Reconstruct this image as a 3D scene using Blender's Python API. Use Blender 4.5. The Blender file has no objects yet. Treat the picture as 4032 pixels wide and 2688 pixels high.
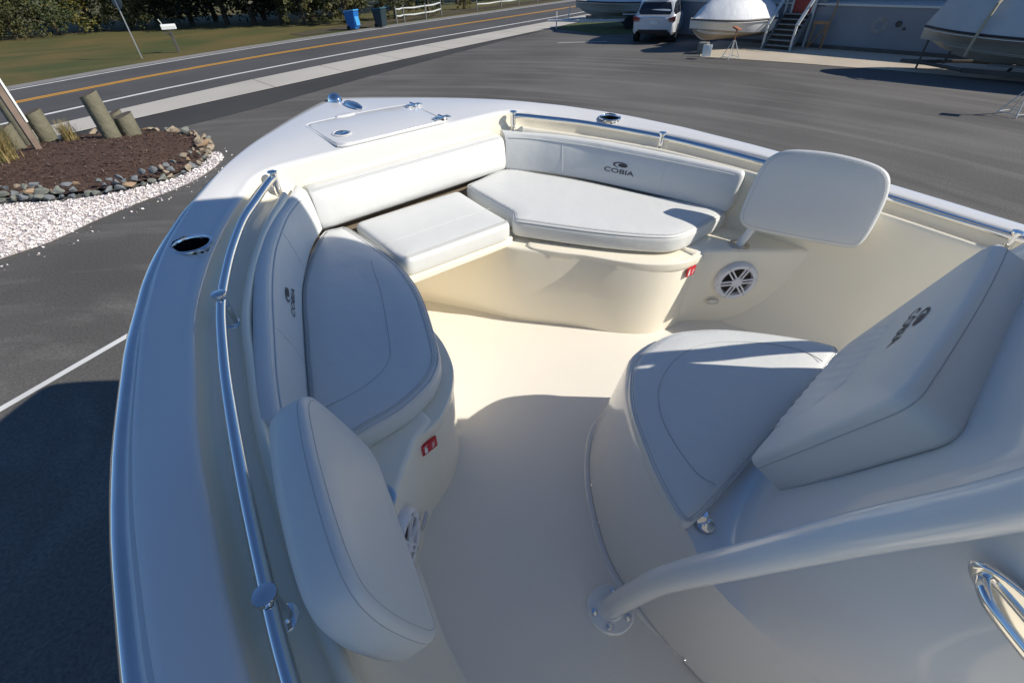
import bpy, bmesh, math, random
from mathutils import Vector, Matrix
from mathutils.geometry import delaunay_2d_cdt

R = math.radians
random.seed(7)
sc = bpy.context.scene
COL = sc.collection

# ------------------------------------------------------------------ camera
cam_d = bpy.data.cameras.new('camera')
cam = bpy.data.objects.new('camera', cam_d)
COL.objects.link(cam)
cam_d.sensor_width = 36.0
cam_d.lens = 1812.865 / 4032 * 36.0
cam_d.clip_start = 0.02
cam_d.clip_end = 2000
CX, CY, CF = Vector((0.7417, -0.6701, -0.0310)), Vector((0.4449, 0.4569, 0.7702)), Vector((0.5020, 0.5850, -0.6370))
CP = Vector((-1.0577, 0.0, 3.2))
cam.matrix_world = Matrix(((CX.x, CY.x, -CF.x, CP.x), (CX.y, CY.y, -CF.y, CP.y), (CX.z, CY.z, -CF.z, CP.z), (0, 0, 0, 1)))
sc.camera = cam

# ------------------------------------------------------------------ sky, sun, exposure
SUN_AZ, SUN_EL = 142.0, 34.0          # clockwise from +Y
w = bpy.data.worlds.new('World'); sc.world = w; w.use_nodes = True
nt = w.node_tree
sky = nt.nodes.new('ShaderNodeTexSky'); sky.sky_type = 'NISHITA'; sky.sun_disc = False
sky.sun_elevation = R(SUN_EL); sky.sun_rotation = R(SUN_AZ)
sky.air_density = 1.0; sky.dust_density = 0.0; sky.ozone_density = 8.0
nt.links.new(sky.outputs['Color'], nt.nodes['Background'].inputs['Color'])
nt.nodes['Background'].inputs['Strength'].default_value = 0.092
sd = bpy.data.lights.new('sun', 'SUN'); sd.energy = 4.5; sd.angle = R(0.5); sd.color = (1.0, 0.93, 0.82)
sun = bpy.data.objects.new('sun', sd); COL.objects.link(sun)
SUNV = Vector((math.cos(R(SUN_EL)) * math.sin(R(SUN_AZ)), math.cos(R(SUN_EL)) * math.cos(R(SUN_AZ)), math.sin(R(SUN_EL))))
sun.rotation_euler = SUNV.to_track_quat('Z', 'Y').to_euler()
sun.location = (6, -8, 12)
sc.view_settings.view_transform = 'Standard'; sc.view_settings.look = 'None'
sc.view_settings.exposure = 0.26; sc.view_settings.gamma = 1.0; sc.view_settings.use_curve_mapping = False
sc.render.engine = 'CYCLES'
sc.cycles.max_bounces = 10; sc.cycles.diffuse_bounces = 8; sc.cycles.glossy_bounces = 5; sc.cycles.use_denoising = True

# ------------------------------------------------------------------ materials
def mat(name, col, rough=0.5, metal=0.0, spec=0.5, coat=0.0, var=None, bump=None, bump2=None, coords='Object', speck=None):
    """var=(scale, other colour, contrast)  bump=(scale, strength, distance)"""
    m = bpy.data.materials.new(name); m.use_nodes = True
    t = m.node_tree; b = t.nodes['Principled BSDF']
    b.inputs['Base Color'].default_value = (*col, 1); b.inputs['Roughness'].default_value = rough
    b.inputs['Metallic'].default_value = metal; b.inputs['Specular IOR Level'].default_value = spec
    if coat: b.inputs['Coat Weight'].default_value = coat; b.inputs['Coat Roughness'].default_value = 0.06
    tc = t.nodes.new('ShaderNodeTexCoord')
    def noise(scale, detail=4.0):
        n = t.nodes.new('ShaderNodeTexNoise'); n.inputs['Scale'].default_value = scale; n.inputs['Detail'].default_value = detail
        t.links.new(tc.outputs[coords], n.inputs['Vector']); return n
    last = None
    if var:
        n = noise(var[0], 6)
        rp = t.nodes.new('ShaderNodeValToRGB'); c = var[2] if len(var) > 2 else 0.3
        rp.color_ramp.elements[0].position = 0.5 - c / 2; rp.color_ramp.elements[1].position = 0.5 + c / 2
        rp.color_ramp.elements[0].color = (*col, 1); rp.color_ramp.elements[1].color = (*var[1], 1)
        t.links.new(n.outputs['Fac'], rp.inputs['Fac']); last = rp.outputs['Color']
    if speck:
        n = noise(speck[0], 2)
        rp = t.nodes.new('ShaderNodeValToRGB'); rp.color_ramp.elements[0].position = speck[2]; rp.color_ramp.elements[1].position = min(1, speck[2] + 0.08)
        t.links.new(n.outputs['Fac'], rp.inputs['Fac'])
        mx = t.nodes.new('ShaderNodeMix'); mx.data_type = 'RGBA'
        t.links.new(rp.outputs['Color'], mx.inputs['Factor'])
        if last: t.links.new(last, mx.inputs['A'])
        else: mx.inputs['A'].default_value = (*col, 1)
        mx.inputs['B'].default_value = (*speck[1], 1); last = mx.outputs['Result']
    if last: t.links.new(last, b.inputs['Base Color'])
    prev = None
    for bp_ in (bump, bump2):
        if not bp_: continue
        n = noise(bp_[0], 3)
        bn = t.nodes.new('ShaderNodeBump'); bn.inputs['Strength'].default_value = bp_[1]; bn.inputs['Distance'].default_value = bp_[2]
        t.links.new(n.outputs['Fac'], bn.inputs['Height'])
        if prev: t.links.new(prev, bn.inputs['Normal'])
        prev = bn.outputs['Normal']
    if prev: t.links.new(prev, b.inputs['Normal'])
    return m

M = {}
M['gelcoat'] = mat('white_gelcoat', (0.69, 0.69, 0.68), 0.16, coat=0.4, bump=(7, 0.03, 0.01))
M['cream'] = mat('cream_gelcoat', (0.85, 0.79, 0.645), 0.22, coat=0.3, var=(2.5, (0.85, 0.795, 0.66), 0.5), bump=(5, 0.04, 0.01))
M['hardtop'] = mat('bounce_white_gelcoat', (0.86, 0.855, 0.84), 0.25)  # brightened past the hull gelcoat to bounce more light into the cockpit
M['floor'] = mat('nonskid_floor', (0.80, 0.76, 0.685), 0.42, var=(3, (0.785, 0.745, 0.665), 0.5), bump=(200, 0.4, 0.0015), speck=(55, (0.72, 0.68, 0.60), 0.76))
M['vinyl'] = mat('white_marine_vinyl', (0.675, 0.685, 0.665), 0.40, spec=0.45, bump=(420, 0.35, 0.0009), bump2=(12, 0.22, 0.012), var=(6, (0.65, 0.66, 0.645), 0.6))
M['vinyl_back'] = mat('plain_vinyl_backing', (0.77, 0.77, 0.74), 0.36, bump=(10, 0.10, 0.012))
M['stitch'] = mat('grey_stitching', (0.44, 0.45, 0.45), 0.7)
M['seam'] = mat('vinyl_seam', (0.62, 0.63, 0.62), 0.6)
M['logo'] = mat('charcoal_thread', (0.07, 0.065, 0.07), 0.65, bump=(900, 0.4, 0.0005))
M['gap'] = mat('brown_gap', (0.22, 0.18, 0.13), 0.7)
M['chrome'] = mat('polished_stainless', (0.80, 0.80, 0.80), 0.07, metal=1.0)
M['brushed'] = mat('brushed_stainless', (0.62, 0.60, 0.57), 0.30, metal=1.0, bump=(60, 0.1, 0.002))
M['insert'] = mat('satin_stainless_strip', (0.92, 0.91, 0.90), 0.12, metal=0.9, var=(3, (0.68, 0.67, 0.66), 0.4))
M['powder'] = mat('white_powder_coat', (0.74, 0.76, 0.76), 0.18, coat=0.5)
M['cup'] = mat('shaded_cup_steel', (0.10, 0.10, 0.105), 0.18, metal=0.9)  # steel darkened to carry the shade inside the cup
M['black'] = mat('black_plastic', (0.02, 0.02, 0.022), 0.5)
M['speaker'] = mat('white_speaker_plastic', (0.70, 0.71, 0.74), 0.35)
M['cone'] = mat('dark_speaker_cone', (0.035, 0.025, 0.025), 0.55)
M['red'] = mat('red_sticker', (0.55, 0.02, 0.03), 0.35)
M['white'] = mat('white_print', (0.80, 0.80, 0.80), 0.4)
M['lens'] = mat('light_lens', (0.62, 0.60, 0.52), 0.15, coat=0.5)
M['rub'] = mat('rub_rail_vinyl', (0.72, 0.71, 0.69), 0.4)

# ------------------------------------------------------------------ geometry helpers
def link(o, parent=None):
    COL.objects.link(o)
    if parent is not None: o.parent = parent
    return o

def mk(name, verts, faces, m, parent=None, smooth=True, sharp=38, mi=None):
    me = bpy.data.meshes.new(name)
    me.from_pydata([tuple(v) for v in verts], [], faces)
    ms = m if isinstance(m, (list, tuple)) else [m]
    for x in ms: me.materials.append(x)
    if mi: me.polygons.foreach_set('material_index', mi)
    if smooth:
        me.polygons.foreach_set('use_smooth', [True] * len(me.polygons))
        if sharp: me.set_sharp_from_angle(angle=R(sharp))
    me.update()
    return link(bpy.data.objects.new(name, me), parent)

def fixn(o):
    bm = bmesh.new(); bm.from_mesh(o.data); bmesh.ops.recalc_face_normals(bm, faces=bm.faces); bm.to_mesh(o.data); bm.free()
    return o

def tag(o, label=None, cat=None, group=None, kind=None):
    if label: o['label'] = label
    if cat: o['category'] = cat
    if group: o['group'] = group
    if kind: o['kind'] = kind
    return o

def empty(name, loc=(0, 0, 0), rz=0.0):
    o = bpy.data.objects.new(name, None); COL.objects.link(o)
    o.location = loc; o.rotation_euler = (0, 0, rz); o.empty_display_size = 0.2
    return o

def copy_tree(o, parent=None):
    c = o.copy(); COL.objects.link(c); c.parent = parent
    for ch in o.children: copy_tree(ch, c)
    return c

def lerp(a, b, t): return a + (b - a) * t
def interp(x, tab):
    if x <= tab[0][0]: return tab[0][1]
    for (a, va), (b, vb) in zip(tab[:-1], tab[1:]):
        if x <= b: return lerp(va, vb, (x - a) / (b - a))
    return tab[-1][1]
def sstep(a, b, x):
    t = max(0.0, min(1.0, (x - a) / (b - a))); return t * t * (3 - 2 * t)

def catmull(pts, n=8, closed=False):
    P = [Vector(p) for p in pts]; out = []; N = len(P)
    for i in range(N if closed else N - 1):
        if closed: a, b, c, d = P[i - 1], P[i], P[(i + 1) % N], P[(i + 2) % N]
        else: a, b, c, d = P[max(i - 1, 0)], P[i], P[i + 1], P[min(i + 2, N - 1)]
        # centripetal-ish, damped tangents
        t1 = (c - a) * 0.5; t2 = (d - b) * 0.5; L = (c - b).length
        for t, q in ((t1, 0), (t2, 1)):
            if t.length > L * 1.2: t.normalize(); t *= L * 1.2
        for k in range(n):
            s = k / n; h = s * s; g = h * s
            out.append(b * (2 * g - 3 * h + 1) + t1 * (g - 2 * h + s) + c * (-2 * g + 3 * h) + t2 * (g - h))
    if not closed: out.append(P[-1])
    return out

def resample(pts, n, closed=False):
    P = [Vector(p) for p in pts]
    if closed: P = P + [P[0]]
    acc = [0.0]
    for a, b in zip(P[:-1], P[1:]): acc.append(acc[-1] + (b - a).length)
    tot = acc[-1]; out = []; j = 0
    m = n if closed else n - 1
    for i in range(n):
        s = tot * i / m
        while j < len(acc) - 2 and acc[j + 1] < s: j += 1
        L = acc[j + 1] - acc[j]
        out.append(P[j].lerp(P[j + 1], 0 if L < 1e-9 else (s - acc[j]) / L))
    return out

def grid(name, rows, m, parent=None, closeu=False, closev=False, caps=(False, False), sharp=38, mi=None, flip=False):
    """rows: list of lists of points (same length)"""
    nu, nv = len(rows), len(rows[0]); V = [p for r in rows for p in r]; F = []
    for i in range(nu if closeu else nu - 1):
        for j in range(nv if closev else nv - 1):
            a, b = i * nv + j, i * nv + (j + 1) % nv; c, d = ((i + 1) % nu) * nv + (j + 1) % nv, ((i + 1) % nu) * nv + j
            F.append((a, d, c, b) if flip else (a, b, c, d))
    if caps[0]: F.append(tuple(range(nv)) if flip else tuple(reversed(range(nv))))
    if caps[1]: F.append(tuple(reversed(range((nu - 1) * nv, nu * nv))) if flip else tuple(range((nu - 1) * nv, nu * nv)))
    return mk(name, V, F, m, parent, sharp=sharp)

def ring_frames(pts):
    P = [Vector(p) for p in pts]; T = []
    for i in range(len(P)):
        a, b = P[max(i - 1, 0)], P[min(i + 1, len(P) - 1)]; T.append((b - a).normalized())
    up = Vector((0, 0, 1)) if abs(T[0].z) < 0.9 else Vector((1, 0, 0))
    n = (up - T[0] * up.dot(T[0])).normalized(); out = []
    for p, t in zip(P, T):
        n = (n - t * n.dot(t)).normalized(); out.append((p, n, t.cross(n)))
    return out

class Bld:
    """collects shapes into ONE mesh"""
    def __init__(s): s.v = []; s.f = []; s.m = []
    def add(s, V, F, mi=0):
        o = len(s.v); s.v += [Vector(v) for v in V]; s.f += [tuple(i + o for i in f) for f in F]; s.m += [mi] * len(F); return s
    def tube(s, pts, r, n=10, mi=0, cap=True):
        fr = ring_frames(pts); V = []; F = []; rr = r if isinstance(r, (list, tuple)) else [r] * len(fr)
        for (p, a, b), q in zip(fr, rr):
            for k in range(n):
                t = 2 * math.pi * k / n; V.append(p + a * math.cos(t) * q + b * math.sin(t) * q)
        for i in range(len(fr) - 1):
            for k in range(n): F.append((i * n + k, i * n + (k + 1) % n, (i + 1) * n + (k + 1) % n, (i + 1) * n + k))
        if cap: F.append(tuple(reversed(range(n)))); F.append(tuple(range((len(fr) - 1) * n, len(fr) * n)))
        return s.add(V, F, mi)
    def cyl(s, a, b, r0, r1=None, n=14, mi=0):
        a, b = Vector(a), Vector(b); return s.tube([a, a.lerp(b, 0.5), b], [r0, (r0 + (r1 if r1 is not None else r0)) / 2, r1 if r1 is not None else r0], n, mi)
    def box(s, c, size, rz=0.0, bev=0.0, mat4=None, mi=0):
        x, y, z = (q / 2 for q in size)
        if bev > 0:
            bm = bmesh.new(); bmesh.ops.create_cube(bm, size=1.0)
            for v in bm.verts: v.co = Vector((v.co.x * 2 * x, v.co.y * 2 * y, v.co.z * 2 * z))
            bmesh.ops.bevel(bm, geom=list(bm.edges), offset=bev, segments=2, affect='EDGES', profile=0.6)
            V = [v.co.copy() for v in bm.verts]; bm.verts.index_update(); F = [tuple(v.index for v in f.verts) for f in bm.faces]; bm.free()
        else:
            V = [Vector((i * x, j * y, k * z)) for k in (-1, 1) for j in (-1, 1) for i in (-1, 1)]
            F = [(0, 2, 3, 1), (4, 5, 7, 6), (0, 1, 5, 4), (2, 6, 7, 3), (0, 4, 6, 2), (1, 3, 7, 5)]
        mm = (mat4 if mat4 is not None else Matrix.Rotation(rz, 4, 'Z')); c = Vector(c)
        return s.add([mm @ v + c for v in V], F, mi)
    def lathe(s, prof, c=(0, 0, 0), n=32, frame=None, mi=0, closed=False):
        """prof (r, h) about frame's W axis"""
        U, V_, W = frame if frame else (Vector((1, 0, 0)), Vector((0, 1, 0)), Vector((0, 0, 1))); c = Vector(c); V = []; F = []
        for r, h in prof:
            for k in range(n):
                t = 2 * math.pi * k / n; V.append(c + U * r * math.cos(t) + V_ * r * math.sin(t) + W * h)
        for i in range(len(prof) - 1):
            for k in range(n): F.append((i * n + k, i * n + (k + 1) % n, (i + 1) * n + (k + 1) % n, (i + 1) * n + k))
        if not closed:
            F.append(tuple(range((len(prof) - 1) * n, len(prof) * n)))
        return s.add(V, F, mi)
    def prism(s, poly, z0, z1, mi=0):
        n = len(poly); V = [Vector((p[0], p[1], z0)) for p in poly] + [Vector((p[0], p[1], z1)) for p in poly]
        F = [tuple(reversed(range(n))), tuple(range(n, 2 * n))] + [(i, (i + 1) % n, (i + 1) % n + n, i + n) for i in range(n)]
        return s.add(V, F, mi)
    def obj(s, name, m, parent=None, smooth=True, sharp=38, fix=False):
        o = mk(name, s.v, s.f, m, parent, smooth, sharp, s.m if isinstance(m, (list, tuple)) else None)
        return fixn(o) if fix else o

def orient2(P):
    a = sum(P[i].x * P[(i + 1) % len(P)].y - P[(i + 1) % len(P)].x * P[i].y for i in range(len(P)))
    return P if a > 0 else list(reversed(P))

def round_poly(pts, rad, n=7):
    out = []; N = len(pts); P = [Vector(p) for p in pts]
    for i in range(N):
        a, b, c = P[i - 1], P[i], P[(i + 1) % N]; r = rad[i] if isinstance(rad, (list, tuple)) else rad
        u, v = (a - b).normalized(), (c - b).normalized(); half = math.acos(max(-1, min(1, u.dot(v)))) / 2
        d = min(r / math.tan(half), (a - b).length * .49, (c - b).length * .49)
        p0, p1 = b + u * d, b + v * d
        for k in range(n):
            t = k / (n - 1); out.append(p0 * (1 - t) ** 2 + b * 2 * t * (1 - t) + p1 * t ** 2)
    return [(p.x, p.y) for p in out]

def inside2(p, C):
    c = False; j = len(C) - 1
    for i in range(len(C)):
        if (C[i].y > p.y) != (C[j].y > p.y) and p.x < (C[j].x - C[i].x) * (p.y - C[i].y) / (C[j].y - C[i].y) + C[i].x: c = not c
        j = i
    return c

def inset2(P, d):
    """inset closed CCW 2D loop by d"""
    n = len(P); out = []
    for i in range(n):
        t = (P[(i + 1) % n] - P[i - 1]); t = Vector((t.x, t.y)); t.normalize()
        out.append(Vector((P[i].x - t.y * d, P[i].y + t.x * d)))
    return out

def slab(name, outline, thick, m, parent=None, rt=0.02, rb=0.01, crown=0.006, zf=None, frame=None, n=160, smooth_outline=True, sub=8, flat=False):
    """padded slab from a 2D outline; w=0 is the face, -thick the back. frame=(O,U,V,N) or zf(x,y) height."""
    P = [Vector((p[0], p[1])) for p in outline]
    C = catmull([(p.x, p.y, 0) for p in P], sub, True) if smooth_outline else [Vector((p.x, p.y, 0)) for p in P]
    C = resample(C, n, True); C = orient2([Vector((c.x, c.y)) for c in C])
    cr = 0 if flat else crown
    N = len(C); V = []; F = []
    def put(p, wv):
        return frame[0] + frame[1] * p.x + frame[2] * p.y + frame[3] * wv if frame else Vector((p.x, p.y, zf(p.x, p.y) + wv))
    def dist(p):
        best = 1e9
        for i in range(N):
            a, b = C[i - 1], C[i]; ab = b - a; L2 = ab.length_squared
            t = 0 if L2 < 1e-12 else max(0, min(1, (p - a).dot(ab) / L2)); d2 = (p - a - ab * t).length_squared
            if d2 < best: best = d2
        return math.sqrt(best)
    def top(d):
        if d < rt: return -rt - cr + math.sqrt(max(0, rt * rt - (rt - d) ** 2))
        q = min(1, (d - rt) / 0.06); return -cr * (1 - q) ** 2
    # side wall and back
    for P2, wv in ((inset2(C, rb), -thick), (inset2(C, rb * 0.3), -thick + rb * 0.3), (C, -thick + rb), (C, (-thick + rb - rt - cr) / 2), (C, -rt - cr)):
        V += [put(p, wv) for p in P2]
    for i in range(4):
        for k in range(N): F.append((i * N + k, i * N + (k + 1) % N, (i + 1) * N + (k + 1) % N, (i + 1) * N + k))
    F.append(tuple(reversed(range(N))))
    # face as a height field over the outline
    pts = list(C); ds = [0.0] * N
    for d in ([rt * (1 - math.cos(math.pi / 2 * k / 5)) for k in range(1, 6)] + ([] if flat else [rt + .015, rt + .035, rt + .06])):
        for p in inset2(C, d)[:: (1 if d < rt * .6 else 2)]:
            dd = dist(p)
            if dd > d * 0.97 and inside2(p, C): pts.append(p); ds.append(dd)
    x0, x1, y0, y1 = min(p.x for p in C), max(p.x for p in C), min(p.y for p in C), max(p.y for p in C); sp = max(.03, (x1 - x0) / 22)
    if not flat:
        for a in range(int((x1 - x0) / sp) + 1):
            for b in range(int((y1 - y0) / sp) + 1):
                p = Vector((x0 + sp * (a + .5), y0 + sp * (b + .37)))
                if inside2(p, C):
                    dd = dist(p)
                    if dd > rt + .065: pts.append(p); ds.append(dd)
    r = delaunay_2d_cdt(pts, [(i, (i + 1) % N) for i in range(N)], [], 1, 1e-6)
    base = 4 * N; idx = {}
    for i, src in enumerate(r[3]):
        q = src[0]
        if q < N: idx[i] = base + q
        else: V.append(put(pts[q], top(ds[q]))); idx[i] = len(V) - 1
    for f in r[2]:
        g = tuple(idx[i] for i in f)
        if len(set(g)) == len(g): F.append(g)
    o = mk(name, V, F, m, parent, sharp=60)
    if frame and frame[1].cross(frame[2]).dot(frame[3]) < 0: fixn(o)
    return o, C

def loop_tube(name, C, inset, wv, r, m, parent, zf=None, frame=None, sel=None):
    P = inset2(C, inset)
    if sel: P = P[sel[0]:sel[1]]
    else: P = P + [P[0]]
    pts = [(frame[0] + frame[1] * p.x + frame[2] * p.y + frame[3] * wv) if frame else Vector((p.x, p.y, zf(p.x, p.y) + wv)) for p in P]
    return Bld().tube(pts, r, 5, cap=False).obj(name, m, parent)
# ================================================================== GROUND, ROAD, BUILDING
def asphalt(name, c0, c1, streak, ang=0.0, arc=False):
    m = bpy.data.materials.new(name); m.use_nodes = True; t = m.node_tree; b = t.nodes['Principled BSDF']; N = t.nodes.new; Lk = t.links.new
    tc = N('ShaderNodeTexCoord'); mp = N('ShaderNodeMapping'); mp.inputs['Rotation'].default_value = (0, 0, ang); Lk(tc.outputs['Object'], mp.inputs['Vector'])
    if arc:
        vs = N('ShaderNodeVectorMath'); vs.operation = 'SUBTRACT'; vs.inputs[1].default_value = (-4.7, 4.85, 0); Lk(tc.outputs['Object'], vs.inputs[0])
        sp_ = N('ShaderNodeSeparateXYZ'); Lk(vs.outputs['Vector'], sp_.inputs[0]); vl = N('ShaderNodeVectorMath'); vl.operation = 'LENGTH'; Lk(vs.outputs['Vector'], vl.inputs[0])
        at = N('ShaderNodeMath'); at.operation = 'ARCTAN2'; Lk(sp_.outputs['Y'], at.inputs[0]); Lk(sp_.outputs['X'], at.inputs[1])
        a1 = N('ShaderNodeMath'); a1.operation = 'MULTIPLY'; a1.inputs[1].default_value = 1.1; Lk(at.outputs[0], a1.inputs[0]); a2_ = N('ShaderNodeMath'); a2_.operation = 'MULTIPLY'; a2_.inputs[1].default_value = .95; Lk(vl.outputs['Value'], a2_.inputs[0])
        mp2 = N('ShaderNodeCombineXYZ'); Lk(a1.outputs[0], mp2.inputs['X']); Lk(a2_.outputs[0], mp2.inputs['Y'])
    else:
        mp2 = N('ShaderNodeMapping'); mp2.inputs['Scale'].default_value = (.05, 1.1, 1); Lk(mp.outputs['Vector'], mp2.inputs['Vector'])
    n1 = N('ShaderNodeTexNoise'); n1.inputs['Scale'].default_value = .22; n1.inputs['Detail'].default_value = 5; n1.inputs['Distortion'].default_value = .4; Lk(mp.outputs['Vector'], n1.inputs['Vector'])
    n2 = N('ShaderNodeTexNoise'); n2.inputs['Scale'].default_value = 1.6; n2.inputs['Detail'].default_value = 9; n2.inputs['Roughness'].default_value = .62; n2.inputs['Distortion'].default_value = .25; Lk(mp2.outputs['Vector'], n2.inputs['Vector'])
    n3 = N('ShaderNodeTexNoise'); n3.inputs['Scale'].default_value = 34; n3.inputs['Detail'].default_value = 6; n3.inputs['Roughness'].default_value = .8; Lk(tc.outputs['Object'], n3.inputs['Vector'])
    r1 = N('ShaderNodeValToRGB'); r1.color_ramp.elements[0].position = .35; r1.color_ramp.elements[1].position = .68; r1.color_ramp.elements[0].color = (*c0, 1); r1.color_ramp.elements[1].color = (*c1, 1); Lk(n1.outputs['Fac'], r1.inputs['Fac'])
    r2 = N('ShaderNodeValToRGB'); r2.color_ramp.elements[0].position = .48; r2.color_ramp.elements[1].position = .72; Lk(n2.outputs['Fac'], r2.inputs['Fac'])
    mx = N('ShaderNodeMix'); mx.data_type = 'RGBA'; mx.inputs['B'].default_value = (*streak, 1); Lk(r1.outputs['Color'], mx.inputs['A'])
    mu = N('ShaderNodeMath'); mu.operation = 'MULTIPLY'; mu.inputs[1].default_value = .50; Lk(r2.outputs['Color'], mu.inputs[0]); Lk(mu.outputs[0], mx.inputs['Factor'])
    r3 = N('ShaderNodeValToRGB'); r3.color_ramp.elements[0].position = .3; r3.color_ramp.elements[1].position = .75; r3.color_ramp.elements[0].color = (.48, .48, .48, 1); r3.color_ramp.elements[1].color = (1.6, 1.6, 1.6, 1); Lk(n3.outputs['Fac'], r3.inputs['Fac'])
    m2 = N('ShaderNodeMix'); m2.data_type = 'RGBA'; m2.blend_type = 'MULTIPLY'; m2.inputs['Factor'].default_value = 1; Lk(mx.outputs['Result'], m2.inputs['A']); Lk(r3.outputs['Color'], m2.inputs['B'])
    Lk(m2.outputs['Result'], b.inputs['Base Color']); b.inputs['Roughness'].default_value = .88
    bn = N('ShaderNodeBump'); bn.inputs['Strength'].default_value = .5; bn.inputs['Distance'].default_value = .006; Lk(n3.outputs['Fac'], bn.inputs['Height']); Lk(bn.outputs['Normal'], b.inputs['Normal'])
    return m
M['lot'] = asphalt('lot_asphalt', (.080, .075, .068), (.128, .121, .110), (.235, .222, .202), .45, True)
M['road'] = asphalt('road_asphalt', (.064, .064, .064), (.086, .086, .086), (.105, .104, .102), -.18)
M['patch'] = asphalt('dark_asphalt', (.038, .037, .036), (.054, .052, .050), (.062, .06, .058), -.18)
M['yellow'] = mat('yellow_road_paint', (.66, .33, .045), .7, var=(3, (.56, .29, .05), .4))
M['wpaint'] = mat('white_road_paint', (.78, .78, .75), .7, var=(2.5, (.62, .62, .60), .4))
M['concrete'] = mat('concrete', (.42, .395, .345), .85, var=(.35, (.54, .51, .455), .6), bump=(40, .3, .004))
M['apron'] = mat('apron_concrete', (.44, .38, .29), .85, var=(.8, (.53, .46, .36), .5), bump=(30, .3, .004))
M['grass'] = asphalt('dry_autumn_lawn', (.050, .066, .009), (.125, .090, .022), (.165, .125, .042), .2)
M['grass2'] = mat('green_grass', (.055, .085, .020), .95, var=(1.2, (.10, .11, .03), .5), bump=(14, 1.0, .08))
M['dirt'] = mat('brown_leaf_litter', (.085, .060, .036), .95, var=(1.5, (.06, .055, .022), .5), bump=(10, 1.0, .06))
M['gravel'] = mat('road_shoulder', (.27, .26, .25), .9, var=(2, (.20, .19, .18), .5), bump=(25, .6, .01))
M['bld'] = mat('blue_grey_render', (.235, .26, .29), .85, var=(1.2, (.19, .21, .24), .6), bump=(18, .4, .01))
M['foot'] = mat('dark_footing', (.07, .065, .06), .9, var=(2, (.11, .10, .09), .4))
M['reddoor'] = mat('red_door', (.26, .022, .018), .45)
M['trim'] = mat('painted_trim', (.52, .54, .52), .6)
M['stepwood'] = mat('weathered_stair_wood', (.13, .135, .13), .8, var=(3, (.18, .19, .18), .5))
M['steptread'] = mat('grey_stair_tread', (.26, .275, .27), .8, var=(3, (.20, .21, .20), .5))
M['oldwood'] = mat('orange_lumber', (.34, .21, .11), .75, var=(5, (.26, .15, .08), .5))
M['postwood'] = mat('weathered_piling', (.20, .185, .13), .9, var=(4, (.13, .125, .08), .5), bump=(14, .8, .02))
M['endgrain'] = mat('dark_end_grain', (.10, .08, .06), .95)
M['whiteboard'] = mat('white_painted_board', (.78, .80, .76), .6)
M['bark'] = mat('tree_bark', (.075, .058, .042), .95, bump=(12, .8, .03))
M['mulch'] = mat('brown_mulch', (.066, .036, .024), .95, var=(6, (.10, .056, .038), .5), bump=(30, 1.0, .03))

def strip(name, A, B, z, m, kind='structure', parent=None):
    """flat band between two polylines"""
    n = min(len(A), len(B)); V = [Vector((p[0], p[1], z)) for p in A] + [Vector((p[0], p[1], z)) for p in B]
    o = mk(name, V, [(i, i + 1, n + i + 1, n + i) for i in range(n - 1)], m, parent, smooth=False)
    if o.data.polygons[0].normal.z < 0: o.data.flip_normals()
    if kind: tag(o, kind=kind)
    return o
def road_line(P, n=60): return [Vector((p.x, p.y)) for p in resample(catmull([(a, b, 0) for a, b in P], 6), n)]
def offs(P, d):
    out = []
    for i in range(len(P)):
        t = (P[min(i + 1, len(P) - 1)] - P[max(i - 1, 0)]).normalized(); out.append(Vector((P[i].x - t.y * d, P[i].y + t.x * d)))
    return out
FAR = road_line([(-60, 6), (-30, 16), (-14, 22.5), (-2.0, 27.3), (1.9, 29.0), (8.1, 31.0), (16.8, 32.9), (28, 35.0), (40, 37.0), (70, 41.5), (120, 47)])
YEL = road_line([(-60, 2.8), (-30, 12.8), (-14, 19.3), (-1.9, 24.3), (.5, 25.4), (7.0, 27.5), (14.6, 29.0), (29, 31.3), (36.6, 32.6), (70, 37.6), (120, 43)])
WHT = road_line([(-60, -.6), (-30, 9.4), (-14, 15.8), (-1.5, 21.0), (.43, 21.85), (5.6, 23.5), (12.4, 25.05), (27.6, 27.6), (36, 29.0), (70, 34.0), (120, 39.4)])
CTP = road_line([(-60, -2.6), (-30, 7.4), (-14, 13.8), (-1.5, 19.1), (.13, 19.75), (4.9, 21.45), (11.3, 23.05), (16.6, 24.15), (25.7, 25.85), (36, 27.6), (70, 32.6), (120, 38)])
CBT = road_line([(-60, -4.8), (-30, 5.4), (-14, 11.9), (-2.1, 17.2), (-1.0, 17.65), (.6, 18.1), (4.1, 18.95), (9.7, 20.3), (16.4, 21.75), (23.4, 23.2), (36, 25.6), (70, 30.6), (120, 36)])

ground = mk('ground', [(-600, -600, -.012), (600, -600, -.012), (600, 600, -.012), (-600, 600, -.012)], [(0, 1, 2, 3)], M['grass'], smooth=False); tag(ground, kind='structure')
lotA = CBT; lotB = [Vector((p.x, -60)) for p in CBT]
sel = [i for i, p in enumerate(CBT) if -45 < p.x < 27]
strip('parking_lot', [lotA[i] for i in sel], [lotB[i] for i in sel], 0.0, M['lot'])
strip('road', offs(FAR, .35), offs(WHT, -1.8), 0.0, M['road'])
strip('gravel_shoulder', offs(FAR, .30), offs(FAR, 1.15), .003, M['gravel'])
strip('edge_line', offs(FAR, -.06), offs(FAR, .10), .006, M['wpaint'])
strip('center_line', offs(YEL, -.24), offs(YEL, -.06), .006, M['yellow'])
strip('center_line', offs(YEL, .02), offs(YEL, .20), .006, M['yellow'])
strip('edge_line', offs(WHT, -.10), offs(WHT, .11), .006, M['wpaint'])
selc = [i for i, p in enumerate(CBT) if p.x < 34]
walk = strip('concrete_walk', [CTP[i] for i in selc], [CBT[i] for i in selc], .02, M['concrete'])
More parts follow.
